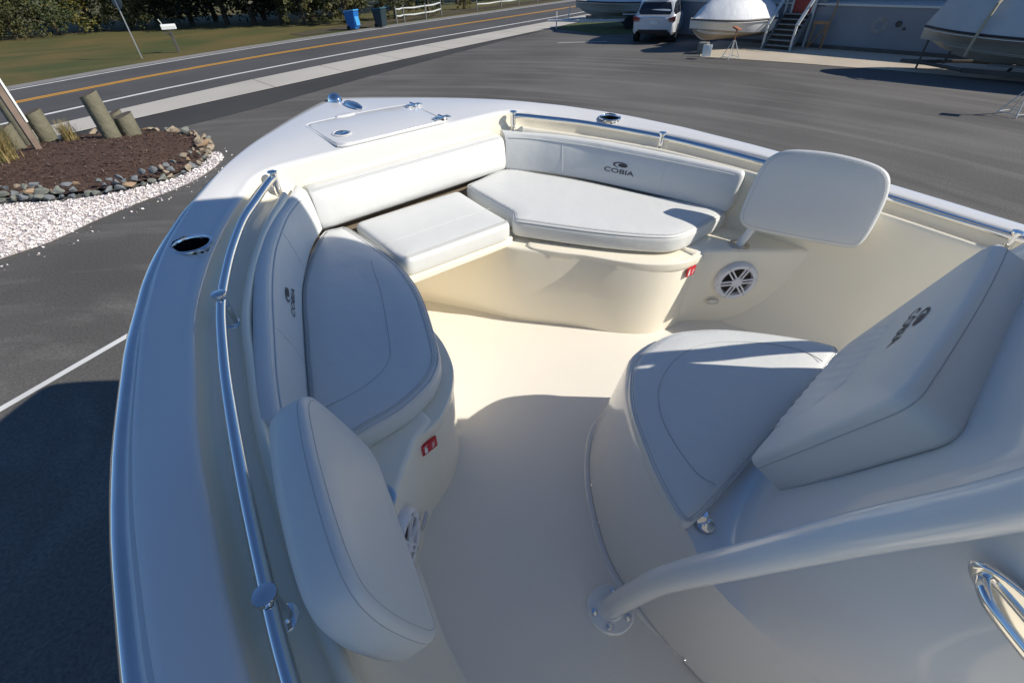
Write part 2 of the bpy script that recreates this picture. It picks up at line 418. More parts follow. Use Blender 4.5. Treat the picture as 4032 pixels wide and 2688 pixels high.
# expansion joints of the walk, as thin darker strips
jm = mat('dark_joint', (.20, .19, .175), .95)
for k in range(14):
    a, b = CTP[22 + k], CBT[22 + k]; d = Vector((a.y - b.y, b.x - a.x)).normalized() * .018
    mk('joint', [(a.x - d.x, a.y - d.y, .0215), (a.x + d.x, a.y + d.y, .0215), (b.x + d.x, b.y + d.y, .0215), (b.x - d.x, b.y - d.y, .0215)], [(0, 1, 2, 3)], jm, walk, smooth=False)
# darker strip of newer asphalt beside the walk
seam_l = road_line([(-14, 9.6), (-2.1, 15.0), (.41, 15.74), (3.24, 16.5), (8.7, 18.5), (18.1, 21.6), (22, 22.6)], 60)
cb2 = resample([(p.x, p.y, 0) for p in CBT if -14 < p.x < 23], 60)
strip('asphalt_patch', [Vector((p.x, p.y)) for p in cb2], seam_l, .004, M['patch'])
# verge of green grass by the rear trailer
strip('grass_verge', [(22.9, 23.0), (30, 24.4), (40, 26.2)], [(22.0, 18.6), (23.6, 16.9), (30, 12)], .008, M['grass2'])
strip('leaf_litter', [(12, 33.9), (20, 35.6), (30, 37.4), (60, 42)], [(12, 36), (20, 38.5), (30, 40.5), (60, 45)], .004, M['dirt'])
# painted parking lines
def pline(a, b, w=.1):
    a, b = Vector(a), Vector(b); d = (b - a).normalized(); n = Vector((-d.y, d.x)) * w / 2
    tag(mk('parking_line', [(*(a + n), .005), (*(a - n), .005), (*(b - n), .005), (*(b + n), .005)], [(0, 1, 2, 3)], M['wpaint'], smooth=False), kind='structure')
pline((-4.2, 5.05), (-.6, 6.55), .085); pline((18.5, 18.45), (20.2, 16.75)); pline((.82, 15.62), (1.22, 15.46), .06)
# concrete apron in front of the building
tag(mk('apron', [(18.75, 10.9, .012), (19.05, 9.8, .012), (19.5, 7.4, .012), (19.9, 4.5, .012), (20.3, -4, .012), (23.4, -4, .012), (23.4, 12.6, .012), (21.5, 12.4, .012)], [tuple(range(8))], M['apron'], smooth=False), kind='structure')

# building: raised block foundation, unseen upper storey set back to shorten its shadow
bld = empty('building', (23.35, 5, 0)); tag(bld, 'blue-grey rendered building with red door behind the wooden stairs', 'building')
def bb(name, c, s, m, bev=0.0, parent=bld):
    o = Bld().box(Vector(c) - Vector((23.35, 5, 0)), s, 0, bev).obj(name, m, parent, smooth=False); return o
for (y0, y1) in ((-11, 16),):
    bb('foundation_wall', (24.6, (y0 + y1) / 2, .80), (2.5, y1 - y0, 1.36), M['bld'])
    bb('footing', (24.57, (y0 + y1) / 2, .07), (2.52, y1 - y0 + .03, .14), M['foot'])
    bb('ledge', (24.58, (y0 + y1) / 2, 1.47), (2.56, y1 - y0 + .05, .07), M['trim'])
bb('upper_wall', (28.8, 2.5, 3.0), (5.8, 27, 3.0), M['bld'])
rf = Bld(); rf.add([Vector((2.2, -16.3, 4.5)), Vector((2.2, 11.3, 4.5)), Vector((8.6, 11.3, 4.5)), Vector((8.6, -16.3, 4.5)), Vector((5.4, -16.3, 6.2)), Vector((5.4, 11.3, 6.2))], [(0, 1, 5, 4), (2, 3, 4, 5), (0, 4, 3), (1, 2, 5), (0, 3, 2, 1)])
rf.obj('roof', M['foot'], bld, smooth=False)
bb('door_wall', (24.5, 9.3, 2.4), (2.3, 1.7, 2.0), M['bld'])
dr = bb('door', (23.30, 9.28, 2.16), (.06, .72, 2.0), M['reddoor'])
for y in (8.87, 9.69): bb('door_frame', (23.30, y, 2.18), (.09, .08, 2.05), M['trim'])
# wall scars: vent, hose bib, ring stain
Bld().lathe([(.10, 0), (.10, .04), (.085, .05), (.07, .02)], Vector((23.345, 5.74, .94)) - Vector((23.35, 5, 0)), 18, (Vector((0, 1, 0)), Vector((0, 0, 1)), Vector((-1, 0, 0)))).obj('vent', M['foot'], bld)
ring = Bld(); ring.lathe([(.27, 0), (.27, .008), (.14, .008), (.14, 0)], Vector((23.347, 6.36, .86)) - Vector((23.35, 5, 0)), 26, (Vector((0, 1, 0)), Vector((0, 0, 1)), Vector((-1, 0, 0))), closed=True); ring.obj('ring_stain', mat('stained_render', (.20, .19, .17), .9, var=(6, (.30, .31, .32), .5)), bld)
Bld().lathe([(.045, 0), (.045, .06), (.02, .09)], Vector((23.345, 5.52, .80)) - Vector((23.35, 5, 0)), 10, (Vector((0, 1, 0)), Vector((0, 0, 1)), Vector((-1, 0, 0)))).obj('hose_bib', M['foot'], bld)

# stairs up to the red door
stairs = empty('wooden_stairs', (22.62, 9.36, 0)); tag(stairs, 'weathered wooden stairs climbing to the red door', 'stairs')
NSTEP = 7
for k in range(NSTEP):
    x = lerp(-.50, .56, k / (NSTEP - 1)); z = .165 * (k + 1)
    Bld().box((x, 0, z - .02), (.22, .98, .04), 0, .006).obj('tread', M['steptread'], stairs, smooth=False)
    Bld().box((x + .10, 0, z - .105), (.025, .94, .13)).obj('riser', M['foot'], stairs, smooth=False)
for y in (-.53, .53):
    b = Bld(); V = [(-.72, 0), (-.45, 0), (.66, .92), (.66, 1.22), (-.72, .16)]
    b.add([Vector((x, y - .02, z)) for x, z in V] + [Vector((x, y + .02, z)) for x, z in V], [(0, 1, 2, 3, 4), (9, 8, 7, 6, 5), (0, 5, 6, 1), (1, 6, 7, 2), (2, 7, 8, 3), (3, 8, 9, 4), (4, 9, 5, 0)]); b.obj('stringer', M['stepwood'], stairs, smooth=False, fix=True)
    for x, z in ((-.66, .86), (.62, 2.0)): Bld().box((x, y * 1.07, z / 2), (.075, .075, z), 0, .006).obj('rail_post', M['trim'], stairs, smooth=False)
    b = Bld(); mm = Matrix.Rotation(-math.atan2(1.12, 1.28), 4, 'Y'); b.box((0, y * 1.07, 1.44), (1.75, .12, .05), 0, .005, mm); b.obj('handrail', M['trim'], stairs, smooth=False)

# ------------------------------------------------------------------ woods across the road
def leaf_mesh(name, n, size, shape, seed):
    rnd = random.Random(seed); V = []; F = []
    clumps = [shape(rnd) for _ in range(max(12, n // 55))]
    for k in range(n):
        c, rad = clumps[rnd.randrange(len(clumps))]
        d = Vector((rnd.gauss(0, 1), rnd.gauss(0, 1), rnd.gauss(0, .8))); d = d.normalized() * rad * rnd.random() ** .45
        p = c + d; s = size * rnd.uniform(.6, 1.4)
        a = Vector((rnd.gauss(0, 1), rnd.gauss(0, 1), rnd.gauss(0, .6))).normalized(); b = a.cross(Vector((rnd.gauss(0, 1), rnd.gauss(0, 1), rnd.gauss(0, 1)))).normalized()
        o = len(V); V += [p - a * s, p + b * s * .45 - a * s * .1, p + a * s, p - b * s * .45 + a * s * .1]; F.append((o, o + 1, o + 2, o + 3))
    me = bpy.data.meshes.new(name); me.from_pydata([tuple(v) for v in V], [], F); me.update(); return me
def shp_bush(h, w):
    def f(r):
        z = r.uniform(.12, 1) * h; q = w * (1 - .45 * (z / h) ** 2); a = r.uniform(0, 6.283); rr = q * r.random() ** .5
        return Vector((rr * math.cos(a), rr * math.sin(a), z)), r.uniform(.25, .5) * w * .5
    return f
def shp_tree(h, w, base):
    def f(r):
        z = lerp(base, h, r.random()); t = (z - base) / (h - base); q = w * math.sin(math.pi * min(.97, .14 + .8 * t)) ** .7; a = r.uniform(0, 6.283); rr = q * r.random() ** .5
        return Vector((rr * math.cos(a), rr * math.sin(a), z)), w * r.uniform(.16, .3)
    return f
BUSH = [leaf_mesh('bush_leaves', 5200, .085, shp_bush(4.2, 2.3), 1), leaf_mesh('bush_leaves', 5200, .085, shp_bush(3.4, 2.6), 2), leaf_mesh('bush_leaves', 3000, .075, shp_bush(2.0, 1.3), 3)]
TREE = [leaf_mesh('tree_leaves', 9000, .16, shp_tree(11, 3.6, .8), 4), leaf_mesh('tree_leaves', 9000, .16, shp_tree(12, 3.2, 2.0), 5)]
def leafmat(n, c, c2):
    m = mat(n, c, .65, var=(.9, c2, .5)); return m
LM = [leafmat('olive_foliage', (.052, .066, .020), (.105, .090, .026)), leafmat('yellowing_foliage', (.075, .080, .014), (.16, .13, .02)), leafmat('shade_dark_foliage', (.014, .018, .008), (.030, .030, .012)), leafmat('green_foliage', (.035, .058, .018), (.07, .085, .03))]  # darkest foliage carries the shade of the wood in its colour
def plant(name, x, y, me, m, sc_, rz, label, cat, grp, trunk=(.12, 1.5)):
    r = empty(name, (x, y, 0), rz); tag(r, label, cat, grp)
    c = bpy.data.objects.new('crown', me.copy()); c.data.materials.clear(); c.data.materials.append(m); link(c, r); c.scale = (sc_, sc_, sc_)
    b = Bld(); rnd = random.Random(int(x * 31 + y)); h = trunk[1]
    b.tube([Vector((0, 0, -.05)), Vector((.05, .03, h * .5)), Vector((.0, .1, h))], [trunk[0], trunk[0] * .8, trunk[0] * .5], 8)
    for k in range(4):
        a = rnd.uniform(0, 6.28); b.tube([Vector((0, .05, h * .55)), Vector((math.cos(a) * h * .2, math.sin(a) * h * .2, h * .85)), Vector((math.cos(a) * h * .4, math.sin(a) * h * .4, h * 1.1))], [trunk[0] * .45, trunk[0] * .3, .02], 6)
    b.obj('trunk', M['bark'], r); return r
rnd = random.Random(3)
for k, (x, y) in enumerate([(-9, 51), (-6.2, 51.5), (-3.6, 51.5), (-1.2, 52.2), (1.3, 52.4), (3.7, 53.2), (6.0, 53.0), (7.8, 51.2)]):
    plant('shrub', x, y, BUSH[k % 2], LM[[0, 3, 0, 0, 3, 1, 0, 0][k]], rnd.uniform(.95, 1.15), rnd.uniform(0, 6), 'olive shrub in the thick hedge behind the lawn across the road' if k != 5 else 'yellowing shrub in the hedge just behind the road sign', 'shrub', 'hedge shrubs behind the lawn' if k != 5 else None)
for k, (x, y) in enumerate([(9.8, 50.5), (11.6, 47.5), (13.0, 45.5), (14.6, 44), (16.5, 43.0), (12, 52), (15, 49), (18, 46), (8.5, 56), (4, 58), (-1, 58), (-6, 58), (21, 46), (24, 45), (28, 46), (33, 46), (38, 47), (44, 48)]):
    plant('tree', x, y, TREE[k % 2], LM[2], rnd.uniform(.85, 1.15), rnd.uniform(0, 6), 'tall tree with shade-darkened leaves in the wood across the road', 'tree', 'trees of the dark wood', (.2, 6))
for k, (x, y, m_, lb_) in enumerate([(17.4, 39.0, 0, 'dull olive bush overhanging the blue wheeled bin'), (15.2, 41.2, 0, 'drooping bush in shade left of the blue bin'), (21.2, 38.2, 0, 'leafy bush behind the short split rail fence'), (24.6, 38.6, 3, 'green bush at the right end of the short rail fence'), (29.4, 40.2, 1, 'low yellow bush beyond the rail fence')]):
    plant('shrub', x, y, BUSH[2], LM[m_], (1.5, 1.5, 1.15, 1.0, .55)[k], rnd.uniform(0, 6), lb_, 'shrub', None)
# ================================================================== THE BOAT (boat frame: x starboard, y bow, camera at z=0)
boat = empty('center_console_boat')
RB = Matrix.Rotation(R(0.5), 4, 'Y') @ Matrix.Rotation(R(2.5), 4, 'X')
boat.matrix_world = Matrix.Translation((0, 0, 3.1908)) @ RB
tag(boat, 'white center console boat with cushioned bow seats filling the foreground', 'boat')
BP = dict(parent=boat)

W_O = [(-3.9, 1.24), (-2.5, 1.30), (-1, 1.318), (0, 1.318), (.2, 1.312), (.44, 1.298), (.575, 1.283), (.69, 1.267), (.776, 1.251), (.907, 1.222), (1.089, 1.172), (1.181, 1.145), (1.315, 1.096), (1.423, 1.055), (1.549, .995), (1.725, .89), (1.816, .823), (1.958, .717), (2.146, .548), (2.30, .375), (2.379, .280), (2.46, .175), (2.52, .088), (2.55, .035), (2.558, 0)]
W_I = [(-3.9, 1.14), (-2.5, 1.20), (-1, 1.225), (0, 1.222), (.4, 1.201), (.6, 1.172), (.8, 1.138), (1.0, 1.086), (1.2, 1.028), (1.4, .940), (1.55, .857)]
Z_O = [(-3.9, -.84), (-1, -.785), (0, -.75), (.4, -.73), (.6, -.718), (.8, -.704), (1.0, -.69), (1.2, -.675), (1.4, -.662), (1.6, -.65), (1.8, -.638), (2.0, -.63), (2.6, -.618)]
Z_I = [(-3.9, -.84), (-1, -.785), (0, -.752), (.4, -.732), (.6, -.718), (.8, -.705), (1.0, -.695), (1.2, -.686), (1.4, -.678), (1.6, -.667), (1.75, -.655), (1.86, -.638)]
FLOOR = -1.385

outer_half = catmull([(x, y, 0) for y, x in W_O], 6)
inner_half = catmull([(x, y, 0) for y, x in W_I] + [(.826, 1.6, 0), (.755, 1.7, 0), (.70, 1.765, 0), (.655, 1.815, 0), (.605, 1.845, 0), (.54, 1.858, 0), (.42, 1.861, 0), (.2, 1.862, 0), (0, 1.862, 0)], 6)
def split_at(P, y):
    for i in range(len(P) - 1):
        if P[i].y <= y <= P[i + 1].y:
            q = P[i].lerp(P[i + 1], (y - P[i].y) / (P[i + 1].y - P[i].y)); return P[:i + 1] + [q], [q] + P[i + 1:]
so, fo = split_at(outer_half, 1.36); si, fi = split_at(inner_half, 1.36)
def at_y(P, y):
    for i in range(len(P) - 1):
        if P[i].y <= y <= P[i + 1].y: return P[i].lerp(P[i + 1], (y - P[i].y) / max(1e-9, P[i + 1].y - P[i].y))
    return P[-1]
ys = [-3.9 + 0.25 * k for k in range(14)] + [-.4 + .055 * k for k in range(32)] + [1.355]
half = [(at_y(si, y), at_y(so, y)) for y in ys]
NF = 190
half += list(zip(resample(fi, NF), resample(fo, NF)))
stations = [(i.copy(), o.copy()) for i, o in half]
stations += [(Vector((-i.x, i.y, 0)), Vector((-o.x, o.y, 0))) for i, o in reversed(half[:-1])]
NS = len(stations)
CUPS = [Vector((.948, 1.490)), Vector((-.948, 1.490))]
# inboard normals of the inner path
INN = [s[0] for s in stations]
NRM = []
for k in range(NS):
    a, b = INN[max(k - 3, 0)], INN[min(k + 3, NS - 1)]; t = (b - a).normalized(); NRM.append(Vector((-t.y, t.x, 0)))
PROF_S = [(.002, -.015), (.006, -.045), (.010, -.066), (.018, -.075), (.032, -.079), (.055, -.080), (.074, -.079), (.082, -.074), (.086, -.060), (.089, -.050), (.095, -.045), (.103, -.045), (.109, -.050), (.112, -.062), (.113, -.085), (.114, -.13), (.118, -.20), (.13, -.30), (.155, -.44), (.195, -.555), (.245, -.63), (.31, -.675), (.36, -.70)]
PROF_B = [(.002, -.015), (.004, -.030), (.006, -.045), (.007, -.06), (.008, -.075), (.009, -.09), (.010, -.105), (.011, -.12), (.012, -.135), (.013, -.15), (.014, -.165), (.015, -.18), (.016, -.195), (.017, -.21), (.018, -.225), (.02, -.25), (.022, -.30), (.024, -.36), (.026, -.42), (.028, -.5), (.03, -.6), (.03, -.7), (.03, -.75)]
DK = 14
deck_rows, liner_rows, rim = [], [], []
for k, (i, o) in enumerate(stations):
    zi, zo = interp(i.y, Z_I), interp(o.y, Z_O)
    f = sstep(.50, .66, abs(i.x)) if i.y > 1.6 else 1.0
    row = []
    ov = (o - i); L = max(ov.length, 1e-6); on = ov / L
    row.append(Vector((o.x, o.y, zo - .035))); row.append(Vector((o.x, o.y, zo - .014)) + on * -.001); row.append(Vector((o.x, o.y, zo - .004)) + on * -.006)
    e = i - NRM[k] * 0.022
    for j in range(DK + 1):
        t = j / DK; p = (o + on * -.016).lerp(e, t); z = lerp(zo, zi, t) + .008 * math.sin(math.pi * t) * min(1, L / .4)
        row.append(Vector((p.x, p.y, z)))
    for d, dz in ((-.013, -.0008), (-.005, -.004), (.0, -.009), (.002, -.015)):
        q = i + NRM[k] * d; row.append(Vector((q.x, q.y, zi + dz)))
    deck_rows.append(row)
    lr = []
    for (d1, z1), (d0, z0) in zip(PROF_S, PROF_B):
        d, dz = lerp(d0, d1, f), lerp(z0, z1, f); q = i + NRM[k] * d; lr.append(Vector((q.x, q.y, max(zi + dz, FLOOR - .02))))
    liner_rows.append(lr)
# deck with real holes for the two cup holders
nv = len(deck_rows[0]); V = [p for r in deck_rows for p in r]; F = []
for a in range(NS - 1):
    for b in range(nv - 1):
        ids = (a * nv + b, a * nv + b + 1, (a + 1) * nv + b + 1, (a + 1) * nv + b)
        c = sum((V[q] for q in ids), Vector()) / 4
        if any((Vector((c.x, c.y)) - cu).length < 0.0465 for cu in CUPS): continue
        F.append(ids)
deck = mk('deck', V, F, M['gelcoat'], boat)
liner = grid('liner', liner_rows, M['cream'], boat, sharp=50)

# cockpit floor
fl = [(i + NRM[k] * .14) for k, (i, o) in enumerate(stations)][::3]
floor_b = Bld(); n = len(fl); floor_b.add([Vector((p.x, p.y, FLOOR)) for p in fl], [tuple(range(n))])
cockpit_floor = floor_b.obj('cockpit_floor', M['floor'], boat, smooth=False, fix=True)
if cockpit_floor.data.polygons[0].normal.z < 0: cockpit_floor.data.flip_normals()

# hull shell, rub rail
hull_rows = []
for k, (i, o) in enumerate(stations):
    zo = interp(o.y, Z_O); row = []
    fw = sstep(0.2, 2.6, o.y)
    for s in (0, .12, .3, .5, .7, .85, 1.0):
        wx = o.x * (1 - (.10 + .30 * fw) * s ** 1.3); yy = o.y - max(0, o.y - .3) * .30 * s; z = lerp(zo - .05, -1.62 + .22 * fw, s); row.append(Vector((wx, yy, z)))
    c = row[-1]; kz = -2.02 + .35 * fw ** 2
    for s in (.04, .4, .75, 1.0): row.append(Vector((lerp(c.x, 0, s), c.y - .12 * fw * s, lerp(c.z - .02, kz, s))))
    hull_rows.append(row)
hull = grid('hull', hull_rows, M['gelcoat'], boat, sharp=45)
tr = hull_rows[0] + list(reversed(hull_rows[-1]))
Bld().add(tr + [Vector((1.2, -3.9, -.84)), Vector((-1.2, -3.9, -.84))][:0], [tuple(range(len(tr)))]).obj('transom', M['gelcoat'], boat, smooth=False)
rr_out = [Vector((o.x, o.y, interp(o.y, Z_O) - .045)) for i, o in stations]
def out_n(k):
    a, b = rr_out[max(k - 2, 0)], rr_out[min(k + 2, NS - 1)]; t = (b - a); t.z = 0; t.normalize(); return Vector((t.y, -t.x, 0))
rrows, srows = [], []
for k in range(NS):
    nn = out_n(k) if abs(rr_out[k].x) > .02 else Vector((0, 1, 0)); p = rr_out[k]
    rrows.append([p + nn * d + Vector((0, 0, z)) for d, z in ((-.004, .014), (.012, .015), (.020, .011), (.024, 0), (.024, -.034), (.018, -.042), (-.004, -.042))])
    srows.append([p + nn * d + Vector((0, 0, z)) for d, z in ((.018, .010), (.026, .0135), (.038, .012), (.046, .004), (.049, -.008), (.046, -.020), (.036, -.028), (.022, -.030))])
rub = grid('rub_rail', rrows, M['rub'], boat, sharp=30)
grid('stainless_insert', srows, M['insert'], rub, sharp=50)

# ------------------------------------------------------------------ seat bases, lockers, lids
def sx(s, P): return [Vector((p[0] * s, p[1])) for p in P]
SB = [(-.21, 1.86), (.0, 1.525), (.12, 1.304), (.21, 1.18), (.304, 1.06), (.38, .945), (.445, .86), (.51, .80), (.575, .765), (.65, .748), (.74, .745), (.95, .752), (1.16, .76), (1.16, 1.0), (1.02, 1.3), (.86, 1.58), (.66, 1.80), (.55, 1.87), (.2, 1.87)]
SBP = [(.41, 1.87), (.425, 1.55), (.432, 1.35), (.438, 1.20), (.448, 1.08), (.465, .985), (.50, .895), (.55, .832), (.60, .790), (.65, .762), (.74, .745), (.95, .752), (1.16, .76), (1.16, 1.0), (1.02, 1.3), (.86, 1.58), (.66, 1.80), (.55, 1.87)]
BX = [(.668, .9), (.668, .756), (.70, .7415), (.736, .729), (.80, .676), (.86, .622), (.96, .535), (1.07, .432), (1.20, .31), (1.26, .31), (1.26, .9)]
def seat_top(x, y): return -.875 - (1.756 - y) * .045
def base_slab(name, poly, ztop, m, parent, r=.012, bot=FLOOR - .01, zf=None):
    P = orient2([Vector(p) for p in poly]); rings = []
    for d, z in ((0, None), (0, -r * 1.0), (r * .3, -r * .3), (r, 0)):
        rings.append((inset2(P, d) if d else P, z))
    V = []; N = len(P)
    for Q, z in rings:
        for p in Q: V.append(Vector((p.x, p.y, bot if z is None else ztop(p.x, p.y) + z)))
    F = [(i * N + k, i * N + (k + 1) % N, (i + 1) * N + (k + 1) % N, (i + 1) * N + k) for i in range(3) for k in range(N)] + [tuple(range(3 * N, 4 * N))]
    return mk(name, V, F, m, parent, sharp=50)
LIDP = [(.44, 1.30), (.446, 1.17), (.458, 1.06), (.472, .985), (.507, .893), (.557, .830), (.605, .788), (.66, .757), (.75, .742), (.93, .748), (.95, .80), (.75, .88), (.66, .93), (.60, 1.06), (.56, 1.24)]
LID = [(.185, 1.262), (.235, 1.165), (.315, 1.065), (.39, .95), (.455, .865), (.52, .805), (.585, .767), (.66, .748), (.75, .742), (.93, .748), (.95, .80), (.75, .86), (.62, .90), (.45, 1.06), (.30, 1.24)]
for s in (1, -1):
    sb = base_slab('seat_base', [Vector((p[0] * s, p[1])) for p in resample(catmull([(a, b, 0) for a, b in (SB if s > 0 else SBP)[:12]], 5), 60)] + sx(s, (SB if s > 0 else SBP)[12:]), lambda x, y: seat_top(x, y) - .100, M['cream'], boat)
    lid = [Vector((p.x * s, p.y)) for p in resample(catmull([(a, b, 0) for a, b in (LID if s > 0 else LIDP)], 6, True), 110, True)]
    lid = orient2(lid); cx_ = sum((p for p in lid), Vector((0, 0))) / len(lid)
    ls, LC = slab('seat_lid', [tuple(p) for p in inset2(lid, -.011)], .040, M['cream'], sb, rt=.006, rb=.006, zf=lambda x, y: seat_top(x, y) - .092, n=140, smooth_outline=False, flat=True)
    base_slab('locker', sx(s, BX), lambda x, y: -1.0, M['cream'], boat, r=.016)

# forward filler panel under the middle cushion
fp, _ = slab('filler_panel', [(-.44, 1.40), (-.40, 1.352), (0, 1.325), (.13, 1.318), (.17, 1.34), (.2, 1.6), (.2, 1.84), (-.44, 1.84)], .03, M['cream'], boat, rt=.006, rb=.006, zf=lambda x, y: seat_top(x, y) - .078, smooth_outline=False, n=90, flat=True)

# ------------------------------------------------------------------ seat cushions
def stitches(parent, C, zf=None, frame=None, ins=(0.020, 0.026), wv=-.0055, r=.0009, sel=None):
    for d in ins: loop_tube('stitch_line', C, d, wv, r, M['stitch'], parent, zf, frame, sel)
zf_s = lambda x, y: seat_top(x, y)
ST = [(.497, 1.757), (.30, 1.744), (.225, 1.733), (.207, 1.70), (.204, 1.50), (.204, 1.405), (.196, 1.378), (.172, 1.352), (.175, 1.322), (.215, 1.262), (.275, 1.177), (.335, 1.095), (.402, 1.009), (.475, .925), (.544, .857), (.585, .825), (.635, .805), (.70, .797), (.82, .793), (.945, .790), (.985, .800), (.975, .85), (.905, 1.0), (.83, 1.14), (.70, 1.433), (.60, 1.61)]
c_s, CS = slab('seat_cushion', ST, .085, M['vinyl'], boat, rt=.026, rb=.014, crown=.005, zf=lambda x, y: seat_top(x, y) + .004, sub=6, n=200)
tag(c_s, 'sunlit starboard bench cushion with rounded aft end')
loop_tube('piping', CS, .0052, -.0105, .0022, M['seam'], c_s, zf=lambda x, y: seat_top(x, y) + .002)
stitches(c_s, CS, zf=lambda x, y: seat_top(x, y) + .0015, ins=(.014, .0205), wv=-.0042)
PT = [(-.490, 1.752), (-.43, 1.748), (-.405, 1.742), (-.392, 1.70), (-.378, 1.55), (-.374, 1.40), (-.376, 1.35), (-.392, 1.26), (-.41, 1.186), (-.44, 1.10), (-.477, 1.015), (-.523, .916), (-.548, .872), (-.581, .838), (-.631, .806), (-.722, .780), (-.811, .777), (-.93, .782), (-.965, .80), (-.96, .85), (-.905, .991), (-.86, 1.11), (-.811, 1.23), (-.765, 1.35), (-.701, 1.481), (-.60, 1.63)]
c_p, CP_ = slab('seat_cushion', PT, .085, M['vinyl'], boat, rt=.030, rb=.014, crown=.007, zf=zf_s, sub=6, n=200)
tag(c_p, 'shaded port bench cushion with curved inner seam')
loop_tube('piping', CP_, .0058, -.0115, .0022, M['seam'], c_p, zf=lambda x, y: seat_top(x, y) - .002)
stitches(c_p, CP_, zf=lambda x, y: seat_top(x, y) - .0025, ins=(.016, .023), wv=-.0042)
sm = catmull([(-.452, 1.42), (-.476, 1.378), (-.525, 1.243), (-.587, 1.106), (-.644, .989), (-.675, .945), (-.727, .912), (-.80, .90), (-.88, .905)] and [(a, b, 0) for a, b in [(-.455, 1.43), (-.476, 1.378), (-.525, 1.243), (-.587, 1.106), (-.640, .995), (-.675, .945), (-.727, .915), (-.80, .90), (-.90, .905)]], 6)
Bld().tube([Vector((p.x, p.y, seat_top(p.x, p.y) + .0002)) for p in sm], .0013, 5).obj('seam', M['stitch'], c_p)
sm2 = catmull([(a, b, 0) for a, b in [(.29, 1.42), (.36, 1.25), (.46, 1.10), (.56, .98), (.64, .925), (.74, .90), (.88, .905)]], 6)
CT = [(-.350, 1.735), (-.362, 1.72), (-.362, 1.55), (-.36, 1.39), (-.352, 1.366), (-.33, 1.356), (-.1, 1.340), (.10, 1.326), (.135, 1.332), (.150, 1.355), (.152, 1.52), (.158, 1.69), (.150, 1.712), (.125, 1.718), (-.1, 1.728)]
c_m, CM = slab('seat_cushion', CT, .080, M['vinyl'], boat, rt=.020, rb=.012, crown=.005, zf=zf_s, sub=5, n=160)
tag(c_m, 'rectangular middle bow cushion between the two benches')
front = [p for p in CM if p.y < 1.40]
for off in (.040, .046, .034):
    Bld().tube([Vector((lerp(-.345, .14, t), lerp(1.357, 1.325, t) + off - .02, seat_top(0, 1.35) + (-.0032 if off < .036 else -.0018))) for t in [k / 20 for k in range(21)]], .0009, 5).obj('stitch_line', M['stitch'], c_m)
Bld().tube([Vector((lerp(-.35, .148, t), lerp(1.505, 1.47, t), seat_top(0, 1.49) + .0004)) for t in [k / 20 for k in range(21)]], .0008, 5).obj('seam', M['seam'], c_m)
# brown sheet set in the gap behind the middle cushion
mk('gap_sheet', [(-.5, 1.72, seat_top(0, 1.72) - .05), (.52, 1.72, seat_top(0, 1.72) - .05), (.52, 1.86, seat_top(0, 1.72) - .05), (-.5, 1.86, seat_top(0, 1.72) - .05)], [(0, 1, 2, 3)], M['gap'], boat, smooth=False)

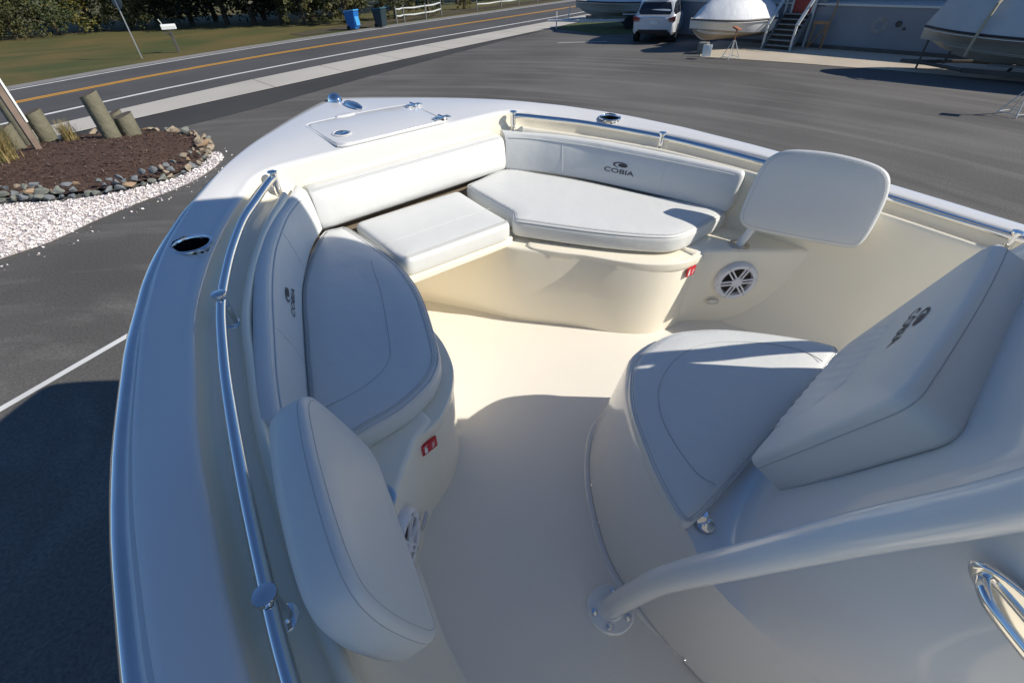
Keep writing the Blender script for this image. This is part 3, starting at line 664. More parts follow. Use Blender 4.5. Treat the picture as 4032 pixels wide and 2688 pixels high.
# ------------------------------------------------------------------ bolster backrests
SEAM = [(.500, 1.766, -.733), (.575, 1.70, -.736), (.640, 1.625, -.741), (.745, 1.455, -.748), (.83, 1.265, -.755), (.91, 1.045, -.760), (.955, .915, -.763), (.990, .80, -.766)]
BOT = [(.490, 1.752), (.56, 1.675), (.615, 1.60), (.710, 1.44), (.80, 1.235), (.88, 1.035), (.925, .915), (.962, .80)]
BACK = [(.520, 1.828, -.712), (.588, 1.735, -.716), (.670, 1.655, -.718), (.782, 1.478, -.726), (.872, 1.285, -.734), (.955, 1.06, -.742), (1.003, .925, -.748), (1.040, .805, -.755)]
NB = 64
seam_p = resample(catmull(SEAM, 8), NB); bot_p = resample(catmull([(a, b, seat_top(a, b) - .004) for a, b in BOT], 8), NB); back_p = resample(catmull(BACK, 8), NB)
def bolster(s):
    rows = []
    for k in range(NB):
        S, B, K = seam_p[k].copy(), bot_p[k].copy(), back_p[k].copy()
        e = 0.0
        inb = (S - K); inb.z = 0; inb.normalize()
        row = [Vector((K.x, K.y, B.z + .01)) - inb * 0, Vector(B) - inb * .012 + Vector((0, 0, -.006)), B + Vector((0, 0, .004))]
        for t in (.06, .2, .4, .6, .8, .94): row.append(B.lerp(S, t) + inb * (.006 * math.sin(math.pi * t)))
        row += [S + Vector((0, 0, -.003)), S - inb * .004 + Vector((0, 0, .007)), S.lerp(K, .18) + Vector((0, 0, .011)), S.lerp(K, .4) + Vector((0, 0, .012)), S.lerp(K, .7) + Vector((0, 0, .009)), S.lerp(K, .92) + Vector((0, 0, .003)), K + Vector((0, 0, -.006)), K + Vector((0, 0, -.04))]
        rows.append([Vector((p.x * s, p.y, p.z)) for p in row])
    # rounded aft end
    d = (seam_p[-1] - seam_p[-3]); d.z = 0; d.normalize(); d = Vector((d.x * s, d.y, 0))
    last = rows[-1]; c = sum(last, Vector()) / len(last)
    for a, b in ((.008, .93), (.014, .82), (.017, .6)): rows.append([c.lerp(p, b) + d * a for p in last])
    o = grid('backrest_bolster', rows, M['vinyl'], boat, closev=True, caps=(True, True), sharp=55)
    fixn(o); o.data.set_sharp_from_angle(angle=R(55))
    tag(o, ('starboard' if s > 0 else 'port') + ' side bolster with dark lettering on its face')
    def mir(p): return Vector((p.x * s, p.y, p.z))
    Bld().tube([mir(p + Vector((0, 0, .002))) for p in seam_p[1:-1]], .0022, 5).obj('piping', M['seam'], o)
    for off in (.010, .019):
        Bld().tube([mir(seam_p[k].lerp(back_p[k], off / .055) + Vector((0, 0, .0105 if off > .012 else .0098))) for k in range(2, NB - 1)], .0009, 5).obj('stitch_line', M['stitch'], o)
    for y0 in (1.515, 1.09):
        k0 = min(range(NB), key=lambda q: abs(bot_p[q].y - y0)); kt = min(range(NB), key=lambda q: abs(seam_p[q].y - (y0 - .06 if y0 < 1.3 else y0 - .02) - .06))
        pts = []
        for q in range(9):
            t = .03 + .94 * q / 8; S, B = seam_p[kt], bot_p[k0]; K = back_p[kt]; inb = (S - K); inb.z = 0; inb.normalize()
            pts.append(mir(B.lerp(S, t) + inb * (.0062 * math.sin(math.pi * t))))
        Bld().tube(pts, .0010, 5).obj('seam', M['seam'], o)
    return o
bol_s = bolster(1); bol_p = bolster(-1)
# forward backrest across the bow
rows = []
for k in range(25):
    x = lerp(-.482, .484, k / 24); yb = 1.752; ysm = 1.768; e = 0
    prof = [(1.83, -.86), (1.76, -.882), (yb, -.872), (1.750, -.85), (1.752, -.82), (1.758, -.78), (1.765, -.752), (1.769, -.742), (1.776, -.732), (1.79, -.725), (1.81, -.722), (1.835, -.724), (1.85, -.732), (1.85, -.80)]
    rows.append([Vector((x, y, z)) for y, z in prof])
first, last = rows[0], rows[-1]
def endcap(r, dx):
    c = sum(r, Vector()) / len(r); return [c.lerp(p, .9) + Vector((dx, 0, 0)) for p in r]
rows = [endcap(first, -.008)] + rows + [endcap(last, .008)]
fb = grid('backrest_bolster', rows, M['vinyl'], boat, closev=True, caps=(True, True), sharp=55); fixn(fb); fb.data.set_sharp_from_angle(angle=R(55))
tag(fb, 'long straight forward backrest across the bow')
for yy, zz in ((1.7755, -.7305), (1.782, -.7268)): Bld().tube([Vector((lerp(-.48, .48, t / 10), yy, zz)) for t in range(11)], .0009, 5).obj('stitch_line', M['stitch'], fb)

# ------------------------------------------------------------------ lettering on cushions
def text_mesh(s):
    cu = bpy.data.curves.new('t', 'FONT'); cu.body = s; cu.size = 1.0; cu.resolution_u = 3; cu.offset = 0.012
    o = bpy.data.objects.new('t', cu); COL.objects.link(o)
    dg = bpy.context.evaluated_depsgraph_get(); dg.update()
    me = bpy.data.meshes.new_from_object(o.evaluated_get(dg))
    V = [v.co.copy() for v in me.vertices]; F = [tuple(p.vertices) for p in me.polygons]
    bpy.data.objects.remove(o); bpy.data.meshes.remove(me); return V, F
def logo_shapes():
    """unit logo: u in [-.5,.5] wide, v about the baseline"""
    V, F = text_mesh('COBIA'); x0, x1 = min(v.x for v in V), max(v.x for v in V)
    V = [Vector(((v.x - x0) / (x1 - x0) - .5, v.y * .20)) for v in V]
    # emblem: solid ellipse inside a crescent
    def ell(cx, cy, a, b, n=28, t0=0, t1=2 * math.pi): return [Vector((cx + a * math.cos(t0 + (t1 - t0) * k / n), cy + b * math.sin(t0 + (t1 - t0) * k / n))) for k in range(n + 1)]
    n0 = len(V); E = ell(.09, .262, .155, .058)[:-1]; V += E; F = F + [tuple(range(n0, n0 + len(E)))]
    n0 = len(V); O = ell(.02, .262, .255, .088, 24, R(40), R(250)); I = ell(.055, .255, .222, .072, 24, R(40), R(250)); V += O + I
    F += [(n0 + k, n0 + k + 1, n0 + 25 + k + 1, n0 + 25 + k) for k in range(24)]
    return V, F
LV, LF = logo_shapes()
def subdiv_map(name, fn, parent):
    V = [fn(v.x, v.y) for v in LV]
    o = mk(name, V, LF, M['logo'], parent, smooth=False); return o
acc = [0.0]
for a, b in zip(seam_p[:-1], seam_p[1:]): acc.append(acc[-1] + (b - a).length)
def bol_pt(s, arc, t, off=.0016):
    arc = max(0, min(acc[-1] - 1e-4, arc)); k = max(i for i in range(NB - 1) if acc[i] <= arc); q = (arc - acc[k]) / (acc[k + 1] - acc[k])
    S, B, K = seam_p[k].lerp(seam_p[k + 1], q), bot_p[k].lerp(bot_p[k + 1], q), back_p[k].lerp(back_p[k + 1], q)
    inb = (S - K); inb.z = 0; inb.normalize(); p = B.lerp(S, t) + inb * (.006 * math.sin(math.pi * t) + off); return Vector((p.x * s, p.y, p.z))
k0 = min(range(NB), key=lambda q: abs(seam_p[q].y - 1.295)); A0 = acc[k0]
LW = .150
subdiv_map('lettering', lambda u, v: bol_pt(1, A0 + u * LW, .40 + v * LW / .16), bol_s)
subdiv_map('lettering', lambda u, v: bol_pt(-1, A0 - .015 - u * LW, .36 + v * LW / .16), bol_p)

# ------------------------------------------------------------------ side pads on posts (aft of the benches)
def pad(s):
    A, B_, C_ = Vector((.952, .690, -.604)), Vector((1.045, .285, -.622)), Vector((.968, .268, -.885))
    D = Vector((.845, .672, -.900))
    U = (B_ - A).normalized(); Nn = U.cross(C_ - B_).normalized(); Vv = Nn.cross(U)
    if Nn.x > 0: Nn = -Nn
    if Vv.z < 0: Vv = -Vv
    ctr = (A + B_ + C_ + D) / 4
    def loc(p): d = p - ctr; return (d.dot(U), d.dot(Vv))
    a, b, c, d = (loc(p) for p in (A, B_, C_, D))
    ol = [(lerp(d[0], a[0], .15) - .012, lerp(d[1], a[1], .15)), (lerp(d[0], a[0], .5) - .012, lerp(d[1], a[1], .5)), (lerp(d[0], a[0], .80), lerp(d[1], a[1], .80)), (a[0] + .035, a[1] - .022), (a[0] + .09, a[1] - .002), (lerp(a[0], b[0], .5), lerp(a[1], b[1], .5) + .012), (b[0] - .085, b[1] + .008), (b[0] - .028, b[1] - .012), (b[0] - .002, b[1] - .06), (lerp(b[0], c[0], .5) + .004, lerp(b[1], c[1], .5)), (c[0] + .0, c[1] + .05), (c[0] - .012, c[1] + .012), (c[0] - .04, c[1] + .002), (lerp(c[0], d[0], .5), lerp(c[1], d[1], .5)), (d[0] + .03, d[1] + .004), (d[0] - .002, d[1] + .02)]
    mv = lambda p: Vector((p.x * s, p.y, p.z))
    fr = (mv(ctr), mv(U), mv(Vv), mv(Nn))
    o, C = slab('backrest_pad', [(p.x, p.y) for p in inset2(orient2([Vector(q) for q in ol]), -.010)], .084, M['vinyl'], boat, rt=.016, rb=.024, crown=.007, frame=fr, sub=5, n=170)
    fixn(o); o.data.set_sharp_from_angle(angle=R(60))
    tag(o, ('starboard' if s > 0 else 'port') + ' upright rounded backrest pad beside the gunwale')
    loop_tube('piping', C, .0065, -.0135, .0026, M['seam'], o, frame=fr)
    loop_tube('stitch_line', C, .0008, -.0200, .0010, M['stitch'], o, frame=fr)
    loop_tube('stitch_line', C, .0150, -.0075, .0009, M['stitch'], o, frame=fr)
    b0 = Vector((.880 if s > 0 else .905, .660 if s > 0 else .635, -1.0)); b1 = Vector((.935, .610, -.80))
    Bld().tube([mv(b0), mv(b0.lerp(b1, .5)), mv(b1)], .0165, 16).obj('post', M['powder'], o)
    k = Bld(); k.lathe([(.044, .0), (.044, .003), (.040, .006), (.026, .006), (.024, -.004), (.022, -.03)], mv(b0), 28); k.obj('post_socket', M['brushed'], boat)
    return o
pad_s = pad(1); pad_p = pad(-1)

# ------------------------------------------------------------------ grab rails
RAIL = [(.589, 1.808, -.657), (.617, 1.778, -.657), (.70, 1.672, -.663), (.777, 1.571, -.669), (.845, 1.455, -.676), (.906, 1.333, -.683), (.973, 1.175, -.692), (1.028, .989, -.703), (1.066, .834, -.712), (1.106, .647, -.723), (1.140, .465, -.734), (1.158, .36, -.741), (1.170, .25, -.747), (1.178, .05, -.757), (1.180, -.4, -.77), (1.180, -1.0, -.79)]
for s in (1, -1):
    pts = [Vector((p.x * s, p.y, p.z)) for p in catmull(RAIL, 6)]
    rail = Bld().tube(pts, .0125, 14).obj('grab_rail', M['chrome'], boat)
    tag(rail, 'polished rail inside the ' + ('starboard' if s > 0 else 'port') + ' gunwale')
    for (x, y, z) in ((.589, 1.808, -.657), (.966, 1.192, -.691), (1.146, .432, -.736), (1.180, -.10, -.762), (1.180, -.75, -.78)):
        zb = interp(y, Z_I) - .081
        b = Bld(); b.cyl((x * s, y, zb), (x * s, y, z + .014), .0135, .0135, 18)
        b.lathe([(.0175, 0), (.0185, .004), (.017, .009), (.006, .0115)], (x * s, y, z + .013), 20)
        b.lathe([(.024, 0), (.022, .004), (.0135, .007)], (x * s, y, zb - .001), 20)
        b.obj('rail_post', M['chrome'], rail)

# ------------------------------------------------------------------ cup holders
for cu in CUPS:
    zc = lerp(interp(cu.y, Z_I), interp(cu.y, Z_O), .5) + .003
    b = Bld(); b.lathe([(.0560, -.003), (.0555, .0008), (.052, .0022), (.0485, .0020), (.0465, -.001), (.045, -.02), (.042, -.085), (.036, -.092), (.006, -.092), (.0055, -.096)], (cu.x, cu.y, zc), 44)
    ch_ = b.obj('cup_holder', M['chrome'], boat)
    Bld().lathe([(.0455, -.004), (.0435, -.03), (.0405, -.084), (.035, -.090), (.004, -.090)], (cu.x, cu.y, zc), 40).obj('cup_shade', M['cup'], ch_)  # added dark shell: shade of the steel cup put into colour

# ------------------------------------------------------------------ bow deck hardware
zdk = lambda x, y: lerp(interp(1.86, Z_I), interp(2.5, Z_O), (y - 1.86) / .64) + .0065
HA = [(-.285, 1.898), (-.262, 1.884), (.215, 1.884), (.236, 1.898), (.236, 2.175), (.215, 2.195), (.0, 2.215), (-.24, 2.212), (-.285, 2.19)]
ol = resample(catmull([(a, b, 0) for a, b in HA], 1, True), 9, True)
hatch, HC = slab('anchor_locker_hatch', HA, .02, M['gelcoat'], boat, rt=.005, rb=.004, zf=lambda x, y: zdk(x, y) + .0035, smooth_outline=True, sub=2, n=90, flat=True)
loop_tube('gasket_gap', HC, -.0035, -.0052, .0022, M['seam'], hatch, zf=lambda x, y: zdk(x, y) + .004)
loop_tube('raised_rim', HC, -.0075, -.0055, .0042, M['gelcoat'], boat, zf=lambda x, y: zdk(x, y) + .004)
b = Bld(); b.lathe([(.042, 0), (.042, .002), (.036, .0035), (.032, .001), (.030, -.004)], (-.215, 2.005, zdk(-.2, 2.0) + .0038), 30); b.obj('latch_bezel', M['gelcoat'], hatch)
b = Bld(); b.lathe([(.030, 0), (.030, .004), (.026, .006), (.012, .004)], (-.215, 2.005, zdk(-.2, 2.0) + .003), 26); b.box((-.215, 2.005, zdk(-.2, 2.0) + .008), (.042, .012, .006), .5, .002); b.obj('latch', M['chrome'], hatch)
for (x, y) in ((.236, 1.912), (.240, 2.155)):
    h = Bld(); z = zdk(x, y) + .005
    h.box((x - .022, y, z + .002), (.042, .034, .005), 0, .0015); h.box((x + .022, y, z + .002), (.042, .034, .005), 0, .0015); h.cyl((x, y - .026, z + .005), (x, y + .026, z + .005), .007, .007, 12)
    for dx in (-.03, .03): h.lathe([(.005, 0), (.004, .002), (.001, .0025)], (x + dx, y - .007, z + .0045), 10); h.lathe([(.005, 0), (.004, .002), (.001, .0025)], (x + dx, y + .007, z + .0045), 10)
    h.obj('hinge', M['chrome'], hatch)
# rope notch beside the hatch
slab('rope_notch', [(-.135, 2.218), (-.12, 2.240), (-.085, 2.246), (-.05, 2.240), (-.038, 2.218), (-.085, 2.208)], .012, M['gelcoat'], boat, rt=.005, rb=.002, zf=lambda x, y: zdk(x, y) + .007, n=50, flat=True)
# pop-up cleat
cl = Bld(); zc = zdk(0, 2.34)
rowsC = []
for k in range(13):
    t = k / 12 * 2 - 1; wv = .026 * math.sqrt(max(0, 1 - t ** 2)) + .0004
    rowsC.append([Vector((.012 + wv * math.cos(a), 2.335 + t * .085, zc + .004 + max(0, math.sin(a)) * .016 * math.sqrt(max(0, 1 - t * t)) - (.004 if math.sin(a) < 0 else 0))) for a in [2 * math.pi * j / 14 for j in range(14)]])
grid('cleat', rowsC, M['chrome'], boat, closev=True)
# bow light
bl = empty  # keep name table tidy
nb = Bld(); rowsN = []
for k in range(9):
    a = math.pi / 2 * k / 8; rowsN.append([Vector((-.008 + .034 * math.cos(a) * math.cos(q), 2.492 + .046 * math.cos(a) * math.sin(q), interp(2.5, Z_O) + .004 + .033 * math.sin(a))) for q in [2 * math.pi * j / 22 for j in range(22)]])
rowsN.insert(0, [Vector((-.008 + .038 * math.cos(q), 2.492 + .052 * math.sin(q), interp(2.5, Z_O) - .004)) for q in [2 * math.pi * j / 22 for j in range(22)]])
grid('bow_light', rowsN, M['chrome'], boat, closev=True, caps=(False, True))

# ------------------------------------------------------------------ console with forward lounge seat
H = [(0, .606), (.08, .597), (.164, .552), (.247, .489), (.343, .386), (.434, .25), (.474, .128), (.492, .03), (.5, -.1), (.5, -.5), (.5, -1.05)]
def U_(yf, w=.5, bx=0.0):
    L0 = [(0, yf), (.18, yf - .008), (.32, yf - .040), (.41, yf - .10), (.47 * w / .5, yf - .20), (w, yf - .36), (w, -.75), (w, -1.05)]
    L1 = [(0, yf), (.19, yf - .004), (.35, yf - .018), (.435, yf - .050), (.478 * w / .5, yf - .105), (w, yf - .19), (w, -.75), (w, -1.05)]
    return [(lerp(a[0], b[0], bx), lerp(a[1], b[1], bx)) for a, b in zip(L0, L1)]
def halfring(P, ins, n=44):
    C = resample(catmull([(a, b, 0) for a, b in P], 6), n)
    out = []
    for i in range(n):
        a, b = C[max(i - 1, 0)], C[min(i + 1, n - 1)]; t = (b - a).normalized(); p = C[i] + Vector((t.y, -t.x, 0)) * -0 + Vector((-(-t.y), -t.x, 0)) * 0
        nrm = Vector((-t.y, t.x, 0)) * -1   # points left of travel -> outboard/forward
        p = C[i] + nrm * ins * sstep(-.02, .16, C[i].y)
        if i == 0: p.x = 0
        out.append(p)
    return out
def full(P, ins, z):
    h = halfring(P, ins); return [Vector((p.x, p.y, z)) for p in reversed(h)] + [Vector((-p.x, p.y, z)) for p in h[1:]]
test = halfring(H, .02); SGN = 1 if test[0].y < .606 else -1
rows = [full(H, 0, FLOOR - .01), full(H, SGN * .0, FLOOR + .04), full(H, SGN * .030, -1.2), full(H, SGN * .058, -1.03), full(H, SGN * .062, -1.008), full(H, SGN * .068, -.997), full(H, SGN * .078, -.994)]
for yf, z, w_ in ((.13, -.992, .4995), (.085, -.985, .4990), (.045, -.960, .4980), (.025, -.90, .4965), (-.01, -.82, .4950), (-.055, -.70, .4920), (-.095, -.58, .4890), (-.135, -.45, .485), (-.165, -.33, .48), (-.185, -.25, .47), (-.20, -.215, .45), (-.22, -.20, .43), (-.30, -.195, .38)):
    rows.append(full(U_(yf, w_, 1.0), 0, z))
console = grid('console', rows, M['gelcoat'], boat, sharp=60); fixn(console); console.data.set_sharp_from_angle(angle=R(60))
nt_ = len(rows[-1])
Bld().add(rows[-1], [tuple(range(nt_))]).add([r_[0] for r_ in rows] + [r_[-1] for r_ in reversed(rows)], [tuple(range(2 * len(rows)))]).obj('console_top', M['gelcoat'], console, smooth=False)
# base flange with screws
fl_out = full(H, SGN * -.018, FLOOR + .004); fl_in = full(H, SGN * .0, FLOOR + .012)
grid('base_flange', [full(H, SGN * -.020, FLOOR - .002), fl_out, full(H, SGN * -.014, FLOOR + .008), full(H, SGN * -.001, FLOOR + .009)], M['gelcoat'], console)
Bld().tube([p + Vector((0, 0, .0095)) for p in full(H, SGN * -.0015, FLOOR)], .0016, 5).obj('caulk_line', M['stitch'], console)
hp = full(H, SGN * .0015, FLOOR + .026)
for (x, y) in ((-.30, .445), (-.377, .335), (-.437, .235), (-.497, -.045), (-.50, -.25), (.30, .445), (.43, .25)):
    q = min(hp, key=lambda p: (p.x - x) ** 2 + (p.y - y) ** 2); i = hp.index(q); t = (hp[min(i + 1, len(hp) - 1)] - hp[i - 1]).normalized(); o = Vector((t.y, -t.x, 0)); o = o if o.dot(Vector((q.x, q.y - .1, 0))) > 0 else -o
    fr = (t, Vector((0, 0, 1)), o); Bld().lathe([(.006, -.002), (.0062, .002), (.004, .0045), (.001, .005)], q, 12, fr).obj('screw', M['chrome'], console)
# lounge cushion
LZ = -.950
LO = [(0, .512), (.10, .500), (.19, .448), (.265, .382), (.345, .280), (.40, .195), (.432, .128), (.425, .105), (.36, .098), (.0, .092), (-.36, .098), (-.425, .105), (-.432, .128), (-.40, .195), (-.345, .280), (-.265, .382), (-.19, .448), (-.10, .500)]
c_l, CL = slab('lounge_cushion', LO, .062, M['vinyl'], boat, rt=.026, rb=.012, crown=.006, zf=lambda x, y: LZ, sub=6, n=190)
tag(c_l, 'rounded lounge cushion in front of the console')
loop_tube('piping', CL, .0025, -.0185, .0024, M['seam'], c_l, zf=lambda x, y: LZ)
loop_tube('stitch_line', CL, .0085, -.0125, .0009, M['stitch'], c_l, zf=lambda x, y: LZ)
sm = catmull([(a, b, 0) for a, b in [(-.31, .115), (-.315, .16), (-.285, .235), (-.235, .312), (-.165, .372), (-.08, .405), (.02, .415), (.12, .392), (.215, .32), (.285, .235), (.315, .16), (.31, .115)]], 6)
Bld().tube([Vector((p.x, p.y, LZ + .0001)) for p in sm], .0013, 5).obj('seam', M['stitch'], c_l)
# lounge backrest
def lb():
    e = Vector((0, -.130, .372)).normalized(); U = Vector((1, 0, 0)); Vv = e; Nn = Vector((0, e.z, -e.y))
    O = Vector((0, .10, -.862)); 
    hh = .402; wb, wt = .272, .342
    top = [(lerp(-wt, wt, t / 8), hh + .014 * math.sin(math.pi * t / 8)) for t in range(9)]
    ol = round_poly([(-wb, 0), *top, (wb, 0)], [.022, .075, *([.5] * 7), .075, .022], 8)
    fr = (O, U, Vv, Nn)
    o, C = slab('lounge_backrest', ol, .105, M['vinyl'], boat, rt=.014, rb=.012, crown=.010, frame=fr, smooth_outline=False, n=220)
    fixn(o); o.data.set_sharp_from_angle(angle=R(60))
    tag(o, 'angled quilted lounge backrest on the console front')
    loop_tube('piping', C, .0028, -.0245, .003, M['seam'], o, frame=fr)
    loop_tube('stitch_line', C, .0135, -.0155, .0011, M['stitch'], o, frame=fr)
    loop_tube('stitch_line', C, -.0005, -.0345, .0011, M['stitch'], o, frame=fr)
    # quilted centre panel: raised diamond puffs
    P = lambda u, v, wv: O + U * u + Vv * v + Nn * wv
    rowsQ = []; nu, nv_ = 73, 61; u0, u1, v0, v1 = -.190, .190, .030, .235
    for a in range(nu):
        r = []
        for c in range(nv_):
            u, v = lerp(u0, u1, a / (nu - 1)), lerp(v0, v1, c / (nv_ - 1)); k = .043
            d1, d2 = (u + v * .9) / k, (u - v * .9) / k
            puff = (abs(math.sin(math.pi * d1)) * abs(math.sin(math.pi * d2))) ** .45
            ed = min(u - u0, u1 - u, v - v0, v1 - v); q = sstep(0, .012, ed)
            cu_ = 1 - .22 * (max(0, (v - .14) / .095)) ** 2 - .10 * max(0, (.08 - v) / .05) ** 2
            r.append(P(u * cu_, v, -.0035 + q * (.0012 + .0050 * puff)))
        rowsQ.append(r)
    g = grid('quilted_panel', rowsQ, M['vinyl'], o, sharp=80); fixn(g)
    rim_ = [rowsQ[0][c] for c in range(nv_)] + [rowsQ[a][-1] for a in range(nu)] + [rowsQ[-1][c] for c in reversed(range(nv_))]
    Bld().tube([p + Nn * .0022 for p in rim_], .0016, 5).obj('seam', M['stitch'], o)
    subdiv_map('lettering', lambda u, v: P(-u * .17, .292 + v * .17, .0012), o)
    return o
lb_o = lb()
# small hinge on the lounge seat
hb = Bld(); hb.lathe([(.020, 0), (.020, .004), (.017, .006)], (-.393, .083, -.985), 22); hb.box((-.385, .098, -.980), (.034, .03, .006), -.6, .002)
for a in (.2, 2.4): hb.lathe([(.004, 0), (.003, .002)], (-.393 + .010 * math.cos(a), .083 + .010 * math.sin(a) - .004, -.9785), 8)
hb.obj('lounge_hinge', M['chrome'], boat)
# console door with chrome latch handle
door = console
fU = Vector((0, -.88, -.47)).normalized(); fN = Vector((-1, 0, 0)); fV = fU.cross(fN)
def hframe(c): return (c, fU, fV, fN)
hc = Vector((-.486, -.256, -.586))
esc, EC = slab('handle_escutcheon', [(.075 * math.cos(t) , .026 * math.sin(t)) for t in [2 * math.pi * k / 24 for k in range(24)]], .006, M['chrome'], door, rt=.005, rb=.001, frame=hframe(hc + fN * .008), n=64, flat=True); fixn(esc)
lv = Bld(); lp = [hc + fU * u + fV * v + fN * wv for u, v, wv in ((-.055, .004, .006), (-.05, .004, .020), (-.035, .006, .028), (.0, .008, .030), (.05, .010, .030), (.085, .010, .028), (.095, .010, .020))]
lv.tube(catmull(lp, 5), .0070, 12); lv.obj('handle_lever', M['chrome'], door)

# ------------------------------------------------------------------ hardtop and its legs
PIPE = [(.537, .167, -1.385), (.5345, .123, -1.198), (.530, .082, -1.047), (.520, -.002, -.832), (.510, -.082, -.631), (.505, -.113, -.56), (.495, -.17, -.433), (.485, -.24, -.22), (.475, -.31, .1), (.47, -.36, .62)]
legs = []
for s in (-1, 1):
    leg = Bld().tube([Vector((p.x * s, p.y + 0 * (1 - sstep(-.3, .6, p.z)), p.z)) for p in catmull(PIPE, 8)], .0280, 22).obj('hardtop_leg', M['powder'], boat)
    b = Bld(); b.lathe([(.064, 0), (.064, .005), (.061, .008), (.034, .009), (.031, .014)], (.537 * s, .163 + 0, FLOOR), 36); b.obj('leg_flange', M['powder'], leg)
    for a in (150, 215, 290, 30):
        b = Bld(); b.lathe([(.0105, 0), (.0105, .003), (.008, .0062), (.003, .007)], (.537 * s + .0475 * math.cos(R(a)), .163 + 0 + .0475 * math.sin(R(a)), FLOOR + .008), 14); b.obj('bolt', M['chrome'], leg)
    a2 = Bld().tube([(.47 * s, -1.15, -1.385), (.47 * s, -1.15, .62)], .0305, 16).obj('hardtop_leg', M['powder'], boat)
HT = [(0, .40), (.23, .355), (.405, .318), (.55, .315), (.62, .27), (.836, .04), (.925, -.12), (.975, -.29), (1.0, -.6), (1.0, -1.5), (.9, -1.62), (0, -1.66)]
HTf = HT + [(-a, b) for a, b in reversed(HT[1:-1])]
slab('hardtop', HTf, .06, M['hardtop'], boat, rt=.02, rb=.02, zf=lambda x, y: .68, sub=3, n=160, flat=True)

# ------------------------------------------------------------------ speakers, courtesy lights, stickers
def loft_disc(c, fr, s): pass
for s in (1, -1):
    n_ = Vector((-.66 * s, -.75, 0)).normalized(); u_ = Vector((.75 * s, -.66, 0)).normalized(); v_ = Vector((0, 0, 1)); fr = (u_, v_, n_)
    c = (Vector((.862, .618, -1.150)) if s > 0 else Vector((-.902, .583, -1.150))) + n_ * .004
    root = Bld().lathe([(.092, -.008), (.094, .0), (.092, .012), (.086, .020), (.078, .022), (.070, .019), (.068, .008), (.066, .002)], c, 48, fr, closed=True).obj('speaker', M['speaker'], boat); fixn(root)
    Bld().lathe([(.07, .003), (.05, -.002), (.03, -.004), (.005, .002)], c, 32, fr).obj('speaker_cone', M['cone'], root)
    for k in range(6):
        a = R(60 * k + 8); d = u_ * math.cos(a) + v_ * math.sin(a); e = u_ * -math.sin(a) + v_ * math.cos(a); b = Bld()
        for o in (-.0068, .0068):
            p0, p1 = c + n_ * .018 + e * o + d * .016, c + n_ * .019 + e * o * 1.25 + d * .079
            mm = Matrix((d, e, n_)).transposed().to_4x4(); b.box((p0 + p1) / 2, ((p1 - p0).length, .0072, .006), 0, .0012, mm)
        b.obj('spoke', M['speaker'], root)
        Bld().lathe([(.0042, .0), (.0042, .003), (.002, .004)], c + n_ * .0205 + d * .083, 10, fr).obj('screw', M['brushed'], root)
    Bld().lathe([(.023, .012), (.023, .022), (.019, .0245), (.012, .0235), (.011, .0225), (.004, .0235)], c, 28, fr).obj('hub', M['speaker'], root)
    # courtesy light under the speaker
    cl_c = Vector((.765 * s, .688, -1.262)) + n_ * .004 + u_ * .045
    ob, _ = slab('courtesy_light', [(.028 * math.copysign(abs(math.cos(t)) ** .5, math.cos(t)), .0125 * math.copysign(abs(math.sin(t)) ** .6, math.sin(t))) for t in [2 * math.pi * k / 28 for k in range(28)]], .008, M['brushed'], boat, rt=.004, rb=.001, frame=(cl_c + n_ * .004, u_, v_, n_), n=60, flat=True); fixn(ob)
    le, _ = slab('lens', [(.020 * math.copysign(abs(math.cos(t)) ** .5, math.cos(t)), .0075 * math.copysign(abs(math.sin(t)) ** .6, math.sin(t))) for t in [2 * math.pi * k / 28 for k in range(28)]], .004, M['lens'], ob, rt=.002, rb=.0005, frame=(cl_c + n_ * .0068, u_, v_, n_), n=48, flat=True); fixn(le)
# bow courtesy light on the forward bulkhead
n_ = Vector((-.83, -.54, 0)); n_ = Vector((-.836, -.548, 0)).normalized()
def sticker(c, n_, s, rot=0):
    u_ = Vector((-n_.y, n_.x, 0)); u_ = u_ if (u_.x * 1) > 0 else -u_; v_ = Vector((0, 0, 1))
    P = lambda u, v, o=.0: c + u_ * u + v_ * v + n_ * (.0016 + o)
    wd, hg = .026, .021
    b = Bld(); b.add([P(-wd, -hg, -.006), P(wd, -hg, -.006), P(wd, hg, -.006), P(-wd, hg, -.006), P(-wd, -hg), P(wd, -hg), P(wd, hg), P(-wd, hg)], [(4, 5, 6, 7), (0, 1, 5, 4), (1, 2, 6, 5), (2, 3, 7, 6), (3, 0, 4, 7)])
    st = b.obj('fire_extinguisher_sticker', M['red'], boat, smooth=False); fixn(st)
    w_ = Bld()
    def poly(pts): w_.add([P(u * s, v, .0006) for u, v in pts], [tuple(range(len(pts)))])
    poly([(-.019, -.016), (-.009, -.016), (-.009, .002), (-.011, .006), (-.012, .010), (-.016, .010), (-.017, .006), (-.019, .002)])
    poly([(-.020, .010), (-.008, .013), (-.008, .016), (-.021, .012)])
    for k in range(3): poly([(.004 + k * .001, -.010 + k * .008), (.012, -.013 + k * .008), (.019, -.006 + k * .008), (.012, -.008 + k * .008)])
    wo = w_.obj('pictogram', M['white'], st, smooth=False)
    return st
for s in (1, -1):
    nn = Vector((-.10 * s, -.995, 0)).normalized()
    sticker((Vector((.655, .7400, -1.074)) if s > 0 else Vector((-.702, .7365, -1.074))) + nn * .004, nn, 1)
fl_n = Vector((-.875, -.485, 0)).normalized(); fu = Vector((-.485, .875, 0)).normalized(); 
